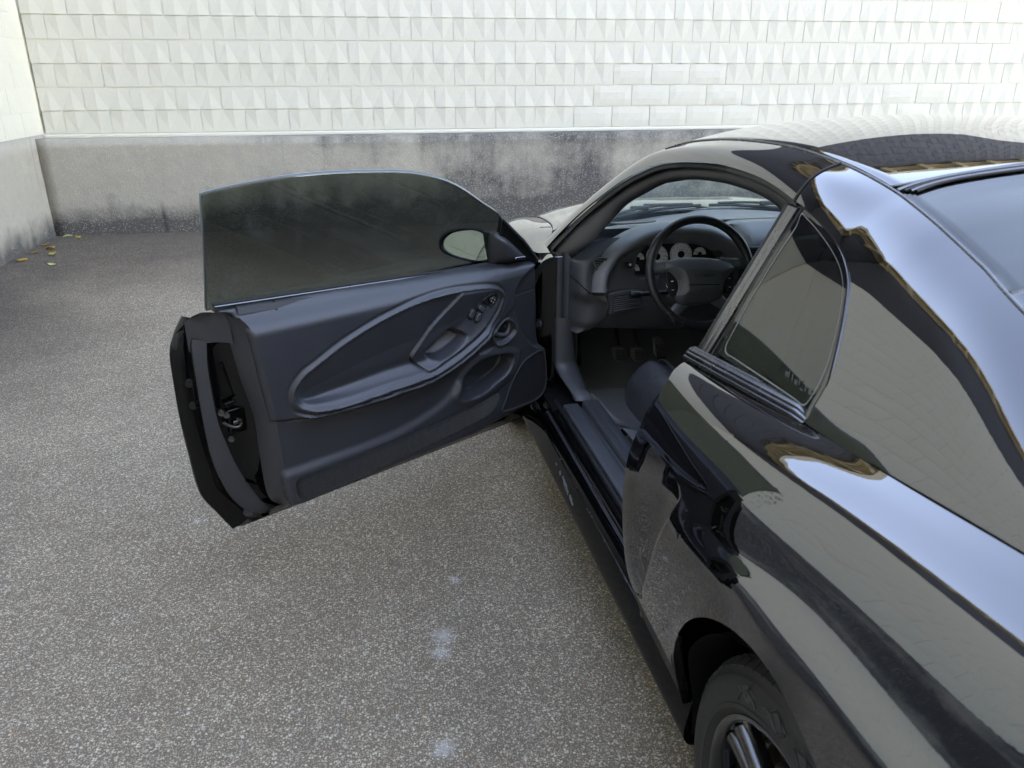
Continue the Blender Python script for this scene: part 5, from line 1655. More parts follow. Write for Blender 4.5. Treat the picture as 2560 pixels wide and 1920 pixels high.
# striker latch, bolts, plugs, bump stop
lu, lz = TR['latch'][0]
la = empty('latch', (0, 0, 0), parent=door)
hook = crom([dp(lu + .030, lz + .018, -.025), dp(lu + .018, lz + .006, -.022), dp(lu + .002, lz - .003, -.018), dp(lu - .012, lz - .002, -.014), dp(lu - .016, lz + .014, -.012), dp(lu - .004, lz + .022, -.012)], 4)
tube('latch_hook', hook, .0045, STEEL, la, seg=8)
box('latch_plate', dp(lu - .010, lz + .012, -.024), (.006, .05, .075), PAINT_IN, la, rot=(0, 0, -DTH), bevel=.003)
box('latch_cam', dp(lu - .002, lz + .012, -.013), (.006, .018, .012), STEEL, la, rot=(0, .2, -DTH), bevel=.005)
Mz = Matrix.Rotation(0, 4, 'Z')
def bolt(key, r, mat, parent, name):
    for q in TR[key]:
        P = lathe(name, [(0, .006), (r * .45, .006), (r * .5, .0035), (r * .85, .004), (r, .002), (r, -.006)], mat, parent, seg=12, axis='x', c=(0, 0, 0))
        # face along -u..: the jamb looks to the rear of the open door
        P.matrix_local = Matrix.Translation(dp(q[0], q[1], {'bolts': -.027, 'plugs': -.088, 'bumper_stop': -.052}[key])) @ Matrix.Rotation(math.atan2(en[1] + .6 * eu[1], en[0] + .6 * eu[0]), 4, 'Z')
bolt('bolts', .0095, STEEL, la, 'latch_bolt')
bolt('plugs', .012, RUBBER, door, 'drain_plug')
bolt('bumper_stop', .014, SEAL, door, 'bump_stop')
# pressed facets of the jamb that catch the sky
fc = [(.0, .80), (.0, .73)]
a = TR['seal_in']
prism('jamb_rib', [(1.176, .80), (1.168, .80), (1.150, .70), (1.153, .70)], (-.031, -.023), PAINT_IN, door, fn=lambda a, b, c: dp(a, b, c), bevel=.002)
prism('jamb_step', [(1.185, .690), (1.152, .694), (1.160, .672), (1.172, .668)], (-.034, -.020), PAINT_IN, door, fn=lambda a, b, c: dp(a, b, c + (b - .67) * .5), bevel=.002)
prism('jamb_step', [(1.155, .435), (1.118, .410), (1.120, .404), (1.135, .414)], (-.034, -.016), PAINT_IN, door, fn=lambda a, b, c: dp(a, b, c), bevel=.0015)

# hinge side: body pillar, hinges, wiring boot
def pil(name, rows, mat, **kw): return grid(name, np.array(rows), mat, car, **kw)
pil('hinge_pillar', [[(-.868, 2.07, z), (-.862, 2.02, z), (-.852, 2.005, z), (-.812, 2.003, z), (-.808, 2.00, z), (-.79, 1.995, z)] for z in np.linspace(.36, .93, 12)], PAINT_IN)
pil('hinge_pillar_inner', [[(-.93, 2.10, z), (-.90, 2.085, z), (-.868, 2.07, z)] for z in np.linspace(.34, .93, 10)], PAINT_IN)
for zz in (.80, .50):
    h = empty('hinge', (0, 0, 0), parent=car)
    box('hinge_leaf', (-.885, 2.035, zz), (.030, .07, .045), PAINT_IN, h, bevel=.004)
    tube('hinge_barrel', [(-.892, 1.995, zz - .03), (-.892, 1.995, zz + .03)], .010, STEEL, h, seg=10)
    box('hinge_arm', dp(.010, zz, -.030), (.014, .06, .036), PAINT_IN, h, rot=(0, 0, -DTH), bevel=.003)
    lathe('hinge_bolt', [(0, .007), (.007, .007), (.009, 0)], STEEL, h, seg=8, axis='x', c=(-.868, 2.02, zz + .012))
box('check_strap', (-.872, 2.02, .73), (.02, .06, .05), STEEL, car, bevel=.004)
bt = crom([dp(.005, .665, -.015), dp(-.02, .66, -.005), (-.862, 2.025, .655), (-.858, 2.06, .655)], 8)
rr = [.020 + .0035 * (k % 2) for k in range(len(bt))]
tube('wiring_boot', bt, rr, RUBBER, car, seg=14, smooth=False)
# hinge-end face of the door
rows = []
for z in np.linspace(.30, .93, 16):
    w1 = float(np.interp(z, [.24, .30, .40, .55, .70, .82, .88, .93, .95], [-.10, -.112, -.128, -.142, -.146, -.135, -.110, -.062, -.02]))
    rows.append([dp(-.03, z, w1), dp(-.012, z, w1 + .012), dp(-.005, z, -.06), dp(.002, z, -.025), dp(.02, z, -.004)])
grid('hinge_end', np.array(rows), PAINT_IN, door)
# ------------------------------------------------------------------ cabin
# ribbed seal and side trim along the front pillar, and the kick panel that turns into the sill trim
rows = []
zs = np.linspace(.69, .935, 60)
for k, z in enumerate(zs):
    rib_ = .0008 * (k % 2)
    t = (z - .69) / .27
    rows.append([(-.792, 1.992, z), (-.789, 1.980 - rib_, z), (-.778, 1.975 - rib_, z), (-.768, 1.978, z), (-.764, 1.985, z), (-.757, 1.974, z), (-.742, 1.968, z), (-.732, 1.975, z), (-.726, 1.99, z)])
grid('pillar_ribbed_seal', np.array(rows), VINYL_L, car)
kp = []
for t in np.linspace(0, 1, 30):
    # down the pillar then forward-curving into the sill
    z = .69 - .265 * t
    y = 1.978 - .018 * t - .16 * sst(np.array([(t - .62) / .38]))[0] ** 1.5
    x0 = -.795 + .035 * sst(np.array([(t - .7) / .3]))[0]
    kp.append([(x0, y + .03, z), (x0 + .001, y + .004, z), (x0 + .006, y - .004, z + .001), (x0 + .035, y - .012, z + .002), (x0 + .062, y - .006, z + .003), (-.724 + .02 * t, y + .012, z + .003), (-.712 + .02 * t, y + .06, z + .003), (-.70 + .02 * t, y + .3, z + .003)])
grid('kick_panel', np.array(kp), VINYL_L, car)
# floor, tunnel and firewall in carpet
fl_ = []
for y in np.linspace(.55, 2.15, 40):
    r = []
    for x in np.linspace(-.668, .62, 60):
        z = .315 + .02 * math.exp(-((x + .67) / .05) ** 2)
        z += .20 * math.exp(-(abs(x) / .13) ** 4)
        z += .10 * sst(np.array([(1.62 - y) / .10]))[0] * (1 if x < .6 else 1) * (1 - sst(np.array([(y - .2) / .1]))[0] * 0) * (abs(x) > .15)
        r.append((x, y, z + rng.normal(0, .0008)))
    fl_.append(r)
grid('floor_carpet', np.array(fl_), CARPET2, car)
fw_ = []
for z, y in [(.312, 2.14), (.33, 2.20), (.40, 2.32), (.50, 2.42), (.62, 2.46), (.80, 2.46), (.95, 2.40)]:
    fw_.append([(x, y, z) for x in np.linspace(-.76, .76, 20)])
grid('toe_board', np.array(fw_), CARPET2, car)
grid('side_lining', np.array([[(-.70, y, z) for z in (.30, .50, .70)] for y in (2.0, 2.5)]), CARPET2, car)
sh_ = crom([(-.664, 1.80, .40), (-.655, 1.74, .36), (-.65, 1.66, .345)], 4)
# wedge of carpet swelling under the seat side
hump = []
for y in np.linspace(.9, 1.60, 30):
    f = sst(np.array([(1.60 - y) / .10]))[0]
    hump.append([(x, y - .03 * math.sin((x + .665) / .12 * 3.14), .318 + f * h) for x, h in [(-.668, .095), (-.65, .108), (-.62, .118), (-.58, .116), (-.53, .09), (-.50, .02)]])
grid('sill_carpet', np.array(hump), CARPET, car)
tube('sill_carpet_fold', crom([(-.664, 1.90, .398), (-.662, 1.75, .404), (-.655, 1.62, .412), (-.63, 1.60, .40), (-.60, 1.59, .36)], 8), .010, CARPET2, car, seg=8)

# dashboard
dash = empty('dashboard', (0, 0, 0), parent=car)
def dtop():
    rows = []
    for x in np.linspace(-.735, .735, 90):
        q = x / .765
        bow = .205 * (1 - q * q)
        d = max(0, (abs(x) - .61) / .13)
        drop = .060 * min(d, 1) ** 1.7
        sec = [(2.285 + bow, .893 + .088 * (1 - q * q)), (2.22 + bow * .9, .905 + .088 * (1 - q * q)), (2.16 + bow * .55, .985 - drop * .5), (2.09, 1.003 - drop * .9), (2.03, .992 - drop), (1.985, .962 - drop), (1.962, .925 - drop * .7), (1.955, .875 - drop * .3), (1.955, .82), (1.965, .78)]
        g_ = sst(np.array([(x + .70) / .06]))[0] * sst(np.array([(-.04 - x) / .06]))[0]
        sec = [(y + (.13 * g_ if y < 2.0 else (.07 * g_ if y < 2.05 else 0)), z - .01 * g_) for y, z in sec]
        rows.append([(x, y, z) for y, z in crom(sec, 4)])
    return np.array(rows)
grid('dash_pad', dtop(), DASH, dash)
# speaker/defrost panel lines on the pad
prism('defrost_grille', [tuple(p) for p in crom([(-.545, 2.150), (-.46, 2.175), (-.38, 2.185), (-.35, 2.165), (-.40, 2.135), (-.50, 2.125)], 4, True)], (.9985, 1.0035), VINYL_L, dash, fn=lambda a, b, c: (a, b, c), bevel=.0015)
grid('pad_recess', np.array([[(x, y, z) for y, z in [(2.14, 1.0005), (2.185, .994), (2.21, .985)]] for x in np.linspace(-.30, .60, 20)]), VINYL_L, dash)
# gauge hood: lip swept along its outline
brow = crom(TR['brow_in'], 6)
CTc, CO_ = R(15), np.array([-.36, 1.97, .93])
cy3 = np.array([0, math.sin(CTc), math.cos(CTc)]); cn3 = np.array([0, -math.cos(CTc), math.sin(CTc)])
def cp3(a, b, w): return CO_ + np.array([a, 0, 0]) + b * cy3 + w * cn3
C = brow; Tn = np.gradient(C, axis=0); Tn /= np.linalg.norm(Tn, axis=1)[:, None]
Nn = np.stack([-Tn[:, 1], Tn[:, 0]], 1)
if Nn[len(Nn) // 2, 1] < 0: Nn = -Nn
rows = []
m = len(C)
for k, (p, n_) in enumerate(zip(C, Nn)):
    e = min(1, k / 8, (m - 1 - k) / 8)
    bk = .75 + .25 * e
    r = []
    for out_, w in [(-.034, -.030), (-.020, .012), (-.006, .050), (.002, .064), (.012, .068), (.024, .062), (.036, .045), (.046, .018), (.052, -.02), (.052, -.07), (.046, -.12)]:
        q = p + n_ * out_
        v = cp3(q[0], q[1], w)
        r.append(v)
    rows.append(r)
grid('gauge_hood', np.array(rows), DASH, dash)
# bezel plate
bz = [tuple(p) for p in brow] + [tuple(p) for p in crom([(.262, -.12), (.10, -.155), (-.10, -.16), (-.20, -.165), (-.2744, -.1461)], 4)]
def inb(P): return np.full(len(P), -.018)
lens = crom(TR['lens'], 5, True)
field_patch('gauge_bezel', np.array(bz), .008, lambda P: .008 - .030 * sst(sd(P, lens) / .010), lambda a, b, w: tuple(cp3(a, b, w)), VINYL_L, dash)
lz_ = field_patch('instrument_panel', lens, .01, lambda P: np.full(len(P), -.0195), lambda a, b, w: tuple(cp3(a, b, w)), BLACKPL, dash)
def gm4(a, b, w): 
    o = cp3(a, b, w)
    return Matrix(((1, 0, 0, o[0]), (0, cy3[1], cn3[1], o[1]), (0, cy3[2], cn3[2], o[2]), (0, 0, 0, 1)))
def gauge(c, r, marks, a0, a1, nums=None, half=False, red=None, nsz=.0085, cap=.3, sub=4, words=None):
    g = empty('gauge', (0, 0, 0), parent=dash)
    M = gm4(c[0], c[1], -.017)
    if half:
        pts = [(r * math.cos(a), r * math.sin(a)) for a in np.linspace(-.12, math.pi + .12, 26)]
    else:
        pts = [(r * math.cos(a), r * math.sin(a)) for a in np.linspace(-.75, math.pi + .75, 34)]
    local_prism('dial', pts, 0, .0012, M, WHITEP, g, smooth=False)
    V, F = [], []
    tot = (marks - 1) * sub
    for i in range(tot + 1):
        a = a0 + (a1 - a0) * i / tot
        l = .15 if i % sub == 0 else .09
        ww = .0011 if i % sub == 0 else .0006
        d = np.array([math.cos(a), math.sin(a)]); n_ = np.array([-d[1], d[0]])
        b = len(V)
        for q in (d * r * .97 - n_ * ww / 1, d * r * .97 + n_ * ww / 1, d * r * (.97 - l) + n_ * ww / 1, d * r * (.97 - l) - n_ * ww / 1):
            V.append(tuple(M @ Vector((q[0], q[1], .0016))))
        F.append((b, b + 1, b + 2, b + 3))
    mk('scale_marks', V, F, PRINT, g, smooth=False)
    lathe('needle_cap', [(0, .006), (r * cap * .8, .006), (r * cap, .003), (r * cap, -.002)], DARK, g, seg=18, axis='z').matrix_local = M
    if nums:
        for s_, a in nums:
            text('numeral', s_, nsz, PRINT, g, M @ Matrix.Translation((r * .66 * math.cos(a), r * .66 * math.sin(a), .0017)), depth=.0002)
    if words:
        text('lettering', words, nsz * .45, PRINT, g, M @ Matrix.Translation((0, r * .40, .0017)), depth=.0002)
    if red is not None:
        d = np.array([math.cos(red), math.sin(red)]); n_ = np.array([-d[1], d[0]])
        local_prism('needle', [tuple(-n_ * .0012), tuple(d * r * .8), tuple(n_ * .0012)], .004, .005, M, REDP, g, smooth=False)
    return g
P_ = math.pi
gauge(TR['g_tach'][0], .0435, 8, P_ + .12 + .45, -.12 - .45 + .0, [(str(k), P_ + .05 - (k - 1) * (P_ + .1) / 6) for k in range(1, 8)], sub=5, words='RPM x1000')
gauge(TR['g_speedo'][0] , .0420, 9, P_ + .57, -.57, [('20', P_ + .3), ('40', P_ - .15), ('60', P_ * .80), ('80', P_ * .62), ('100', P_ * .43), ('120', P_ * .23), ('140', .05), ('160', -.42)], sub=4, nsz=.0068)
gauge(TR['g_fuel'][0], .0245, 3, P_ * .85, P_ * .15, [('E', P_ * .85), ('F', P_ * .25)], True, red=P_ * .86, nsz=.0065)
gauge(TR['g_l1'][0], .0245, 3, P_ * .85, P_ * .15, [('C', P_ * .85), ('H', P_ * .25)], True, nsz=.0065, sub=3)
gauge(TR['g_l2'][0], .0245, 3, P_ * .85, P_ * .15, [('8', P_ * .8), ('18', P_ * .25)], True, nsz=.0065, sub=3)
# lamp knob
kb = empty('lamp_switch', (0, 0, 0), parent=dash)
c = TR['knob'][0]; M = gm4(c[0], c[1], .0)
lathe('collar', [(.0, .012), (.014, .012), (.019, .006), (.021, -.004)], VINYL_L, kb, seg=24, axis='z').matrix_local = M
lathe('knob', [(0, .054), (.010, .054), (.0125, .051), (.0135, .046), (.012, .036), (.0118, .010)], BLACKPL, kb, seg=24, axis='z').matrix_local = M
for a in range(8):
    ca, sa = math.cos(a * P_ / 4), math.sin(a * P_ / 4)
    local_prism('lamp_mark', [(ca * .0032 - sa * .0005, sa * .0032 + ca * .0005), (ca * .0056 - sa * .0005, sa * .0056 + ca * .0005), (ca * .0056 + sa * .0005, sa * .0056 - ca * .0005), (ca * .0032 + sa * .0005, sa * .0032 - ca * .0005)], .054, .0545, M, WHITEP, kb, smooth=False)
rg_ = [(.0026 * math.cos(a), .0026 * math.sin(a)) for a in np.linspace(0, 2 * P_, 12)[:-1]]
local_prism('lamp_mark', rg_, .054, .0545, M, WHITEP, kb, smooth=False)
# side vent
sv_ = empty('side_vent', (0, 0, 0), parent=dash)
vo = crom(TR['side_vent'], 5, True)
def vy(x): return 1.918 + (x + .645) * -.30
prism('vent_void', [tuple(p) for p in vo], (.0, .02), DARK, sv_, fn=lambda a, b, c: (a, vy(a) + c, b), smooth=False)
tube('vent_rim', [(p[0], vy(p[0]) - .002, p[1]) for p in vo], .0038, VINYL_L, sv_, closed=True, seg=8, caps=False)
for k in range(4):
    zz = .887 + k * .0085
    xs_ = [p[0] for p in vo if abs(p[1] - zz) < .006]
    if xs_:
        tube('vane', [(min(xs_), vy(min(xs_)) - .001, zz + .003), ((min(xs_) + max(xs_)) / 2, vy(-.645) - .003, zz), (max(xs_), vy(max(xs_)) - .001, zz + .002)], .0017, VINYL_L, sv_, seg=6)
# dash end panel and knee panel
bo = np.array([cp3(*(brow[k] + Nn[k] * .048), .030) for k in range(0, 40)])     # outer left flank of the gauge hood
oz = np.argsort(bo[:, 2])
rows = []
for z in np.r_[np.linspace(.640, .80, 16), np.linspace(.81, .985, 26)]:
    zz = max(z, .79)
    xb = float(np.interp(zz, bo[oz, 2], bo[oz, 0])); yb = float(np.interp(zz, bo[oz, 2], bo[oz, 1]))
    lo_ = sst(np.array([(.80 - z) / .06]))[0]
    xb = xb * (1 - lo_) + (-.600) * lo_; yb = yb * (1 - lo_) + 1.912 * lo_
    top = sst(np.array([(z - .90) / .085]))[0]
    r = []
    for t in np.linspace(0, 1, 30):
        x = -.748 + (xb + .748) * t
        y = 1.972 + (yb - 1.972) * t ** .8 - .022 * math.sin(math.pi * t) * (1 - top) + .05 * top * (1 - t)
        zq = z - .055 * top * (1 - t) ** 1.5
        xlim = float(np.interp(z, [.64, .655, .70, .76, .80], [-.705, -.655, -.622, -.606, -.600]))
        if z < .80: r_scale = (xlim + .748) / (xb + .748); x = -.748 + (x + .748) * min(1, r_scale) if z < .78 else x
        if z < .70:
            pass
            y += .025 * (1 - sst(np.array([(z - .64) / .05]))[0])
        r.append((x, y, zq))
    r = [(-.750, 2.06, r[0][2])] + r
    rows.append(r)
grid('dash_end_panel', np.array(rows), VINYL_L, dash)
gq = [rows[int(np.clip(23 - t * 8, 0, 41))][2 + int(t * 27)] for t in np.linspace(0, 1, 28)]
gq = [np.array(q) + [0, -.0005, 0] for q in gq]
gz_ = np.linspace(.852, .797, 28)
tube('panel_groove', [(q[0], q[1], z) for q, z in zip(gq, gz_)], .0022, DARK, dash, seg=6)
kn = []
for x in np.linspace(-.66, .10, 30):
    t = (x + .66) / .76
    e = sst(np.array([t / .08]))[0]
    zt = .80 - .012 * t; zb = .655 + .0 * t - .03 * math.sin(t * 2)
    kn.append([(x, 1.95 - .0 * e, zt), (x, 1.915 + .03 * (1 - e), zt - .012), (x, 1.905 + .03 * (1 - e), zt - .05), (x, 1.915 + .03 * (1 - e), (zt + zb) / 2 - .01), (x, 1.93 + .02 * (1 - e), zb + .01), (x, 1.955, zb - .005), (x, 2.05, zb + .0)])
grid('knee_panel', np.array(kn), VINYL_L, dash)
# lower vent with slats
lv_ = empty('lower_vent', (0, 0, 0), parent=dash)
lo = TR['low_vent']
prism('vent_surround', [tuple(p) for p in crom([(lo[0][0] - .012, lo[0][1] + .010), (lo[1][0] + .004, lo[1][1] + .012), (lo[1][0] + .016, lo[1][1] - .02), (lo[2][0] + .010, lo[2][1] - .004), (lo[2][0] - .006, lo[2][1] - .010), (lo[3][0] - .010, lo[3][1] - .012), (lo[3][0] - .014, lo[3][1] + .02)], 3, True)], (1.900, 1.93), VINYL_L, lv_, fn=lambda a, b, c: (a, c, b), bevel=.004)
prism('vent_void', [tuple(p) for p in lo], (1.8985, 1.9), DARK, lv_, fn=lambda a, b, c: (a, c, b), smooth=False)
for k in range(7):
    t = (k + .5) / 7
    a = lo[0] * (1 - t) + lo[3] * t; b = lo[1] * (1 - t) + lo[2] * t
    tube('slat', [(a[0], 1.894, a[1]), ((a[0] + b[0]) / 2, 1.889, (a[1] + b[1]) / 2 + .001), (b[0], 1.894, b[1])], .0030, VINYL_L, lv_, seg=6)
# centre stack
box('centre_stack', (.02, 2.02, .74), (.27, .16, .34), VINYL_L, dash, bevel=.02)
box('radio', (.02, 1.938, .80), (.19, .01, .10), BLACKPL, dash, bevel=.003)
box('glovebox', (.44, 1.99, .80), (.46, .06, .22), VINYL_L, dash, bevel=.02)
for k in range(2):
    v = empty('centre_vent', (0, 0, 0), parent=dash)
    x = -.035 + k * .115
    box('vent_body', (x, 1.952, .905), (.095, .03, .055), BLACKPL, v, bevel=.006)
    for j in range(5):
        box('slat', (x, 1.936, .888 + j * .009), (.085, .004, .002), VINYL_L, v)
# stalk
st = empty('stalk', (0, 0, 0), parent=car)
s0, s1 = TR['stalk']
tube('stalk_arm', [(-.40, 1.80, .815), (-.47, 1.79, .818), (-.535, 1.782, .819)], [.008, .008, .0085], BLACKPL, st, seg=10)
tube('stalk_tip', [(-.535, 1.782, .819), (-.545, 1.781, .8195), (-.572, 1.778, .820), (-.578, 1.777, .820)], [.009, .0135, .0135, .011], BLACKPL, st, seg=14)

# steering wheel
sw = empty('steering_wheel', (0, 0, 0), parent=car)
tt_ = R(22)
So = np.array([-.36, 1.70, .907])
sxv, syv = np.array([1, 0, 0]), np.array([0, math.sin(tt_), math.cos(tt_)]); snv = np.cross(sxv, syv)
def sp3(a, b, w=0): return So + a * sxv + b * syv + w * snv
def sm4(a, b, w):
    o = sp3(a, b, w)
    return Matrix(((1, 0, 0, o[0]), (0, syv[1], snv[1], o[1]), (0, syv[2], snv[2], o[2]), (0, 0, 0, 1)))
ang = np.linspace(0, 2 * np.pi, 97)[:-1]
RIM = .180
rimr = [.0145 + .0022 * (math.exp(-((a - 2.6) / .25) ** 2) + math.exp(-((a - .55) / .25) ** 2)) for a in ang]
tube('rim', [sp3(RIM * math.cos(a), RIM * math.sin(a) , 0) for a in ang], rimr, WHEELSKIN, sw, seg=16, closed=True, ref=tuple(snv), caps=False)
for a in (-1.12, -2.02):
    q = [sp3((RIM + .0150 * math.cos(b)) * math.cos(a), (RIM + .0150 * math.cos(b)) * math.sin(a), .0150 * math.sin(b)) for b in np.linspace(0, 2 * np.pi, 17)[:-1]]
    tube('rim_seam', q, .0009, VINYL_L, sw, closed=True, seg=5, caps=False)
pad = crom(TR['sw_pad'], 4, True)
ctr = pad.mean(0)
def padw(P):
    s = sd(P, pad)
    w = .012 + .036 * np.sqrt(np.clip(s / .045, 0, 1)) 
    for sx_ in (-1, 1):
        d = np.hypot((P[:, 0] - sx_ * .078 + .012) / 1.0, (P[:, 1] + .038) / 1.5)
        w -= .004 * np.exp(-(d / .016) ** 2)
    # dish on each flank below the shoulders
    w -= .008 * sst((-P[:, 1] + .01) / .05) * sst((np.abs(P[:, 0] + .012) - .055) / .05)
    w -= .0015 * ((np.abs(P[:, 1] + .047) < .0016) & (np.abs(P[:, 0] + .011) < .056))
    return w
pd_ = field_patch('airbag_cover', pad, .0032, padw, lambda a, b, w: tuple(sp3(a, b, w)), VINYL_L, sw, skirt=-.02)
def pw(a, b): return float(padw(np.array([[a, b]]))[0])
for sx_ in (TR['sw_dots'][0][0], TR['sw_dots'][1][0]):
    V, F = [], []
    for rz, xs_ in [(-.021, [0]), (-.014, [-.5, .5]), (-.007, [-1, 0, 1]), (0, [-1, 0, 1]), (.007, [-1, 0, 1]), (.014, [-.5, .5]), (.021, [0])]:
        for xx in xs_:
            cx, cz = sx_ + xx * .0085, -.038 + rz
            b = len(V)
            for q in range(8):
                a = q * P_ / 4
                V.append(sp3(cx + .0017 * math.cos(a), cz + .0017 * math.sin(a), pw(cx, cz) + .0005))
            F.append(tuple(range(b, b + 8)))
    mk('horn_dimples', V, F, DARK, sw, smooth=False)
text('hub_lettering', 'COBRA', .0165, BLACKPL, sw, sm4(-.0085, -.017, pw(-.0085, -.017) + .0002), depth=.0006, sx=1.25)
sl2 = tube('hub_groove', [sp3(-.0667, -.0455, pw(-.05, -.0455) + .0018), sp3(.0453, -.0495, pw(.03, -.0495) + .0018)], .0012, DARK, sw, seg=6)
for k in range(4):
    x = -.022 + k * .0072
    local_prism('hub_mark', [(x, -.067), (x + .002, -.067), (x + .008, -.058), (x + .006, -.058)], 0, .0008, sm4(0, 0, pw(-.01, -.062)), BLACKPL, sw, smooth=False)
local_prism('hub_bell', [(.018, .0365), (.028, .0365), (.023, .0395)], 0, .0006, sm4(0, 0, pw(.023, .038)), BLACKPL, sw, smooth=False)
# spokes
def spoke(pts, rad, flat=.45):
    pr = [(math.cos(a), flat * math.sin(a)) for a in np.linspace(0, 2 * np.pi, 15)[:-1]]
    P3 = crom([sp3(*p) for p in pts], 6)
    rr = np.interp(np.linspace(0, 1, len(P3)), np.linspace(0, 1, len(rad)), rad)
    tube('spoke', P3, rr, VINYL_L, sw, prof=pr, ref=tuple(snv))
spoke([(-.09, .020, .012), (-.125, .022, .010), (-.155, .022, .004), (-.178, .030, .0)], [.026, .020, .019, .026])
spoke([(.07, .020, .012), (.110, .022, .010), (.140, .022, .004), (.178, .030, .0)], [.026, .020, .019, .026])
spoke([(-.055, -.085, .008), (-.085, -.112, .006), (-.108, -.135, .002), (-.122, -.145, 0)], [.026, .021, .020, .028])
spoke([(.035, -.085, .008), (.070, -.112, .006), (.100, -.135, .002), (.122, -.145, 0)], [.026, .021, .020, .028])
# thumb buttons
for sgn, c0x in ((-1, -.124), (1, .100)):
    pb = crom([(c0x + sgn * .004, .006), (c0x - sgn * .020, -.012), (c0x - sgn * .030, -.045), (c0x - sgn * .018, -.078), (c0x - sgn * .008, -.076), (c0x + sgn * .004, -.045), (c0x + sgn * .007, -.018)], 4, True)
    q = prism('button_pad', [tuple(p) for p in pb], (.004, .026), BLACKPL, sw, fn=lambda a, b, c: tuple(sp3(a, b, c)), bevel=.003)
    for zz in (-.028, -.057):
        prism('button_mark', [(c0x - sgn * .010 - .004, zz - .0012), (c0x - sgn * .010 + .004, zz - .0012), (c0x - sgn * .010 + .004, zz + .0012), (c0x - sgn * .010 - .004, zz + .0012)], (.026, .0265), WHITEP, sw, fn=lambda a, b, c: tuple(sp3(a, b, c)), smooth=False)
tube('button_edge', crom([sp3(-.1325, .004, .02), sp3(-.134, -.02, .022), sp3(-.131, -.05, .022), sp3(-.117, -.08, .018), sp3(-.10, -.098, .014)], 5), .0014, TRIMGREY, sw, seg=6)
tube('column_shroud', [sp3(0, -.02, -.02), sp3(0, -.03, -.09), (-.36, 1.93, .80)], [.060, .058, .065], VINYL_L, car, seg=20, ref=(0, 0, 1))
# pedals
def pedal(key, y, arm, tread):
    p_ = TR[key]; pe = empty('pedal', (0, 0, 0), parent=car)
    PEDM = bpy.data.materials.get('worn_pedal_rubber') or simple('worn_pedal_rubber', (.12, .12, .115), .45, .5, grain=.3)
    c = p_.mean(0)
    pts = crom(p_, 3, True)
    prism('pedal_pad', [tuple(q) for q in pts], (y - .012, y + .008), PEDM, pe, fn=lambda a, b, cc: (a, cc - (b - c[1]) * -.35, b), bevel=.004)
    for k in range(6):
        zz = p_[:, 1].min() + .010 + k * (np.ptp(p_[:, 1]) - .016) / 6
        hw = .022 if tread else .016
        if tread:
            tube('tread_bar', [(c[0] - hw, y - .0125 + (zz - c[1]) * .35, zz + .004), (c[0], y - .0145 + (zz - c[1]) * .35, zz - .002), (c[0] + hw, y - .0125 + (zz - c[1]) * .35, zz + .004)], .0022, RUBBER, pe, seg=5)
        else:
            xx = c[0] - hw + k * hw * .4
            tube('tread_bar', [(xx, y - .014 - .03, c[1] - .042), (xx, y - .013 + .02, c[1] + .035)], .0018, CHROME, pe, seg=5)
    if arm:
        tube('pedal_arm', crom([(c[0] - .002, y + .01, c[1] + .02), (c[0] - .012, y + .03, c[1] + .07), (c[0] - .03, y + .02, c[1] + .16)], 4), .008, BLACKPL, pe, seg=8)
pedal('clutch', 2.30, True, True); pedal('brake', 2.30, True, True); pedal('gas', 2.32, False, False)
box('foot_rest', (-.672, 2.16, .455), (.05, .03, .16), RUBBER, car, rot=(.35, 0, 0), bevel=.008)

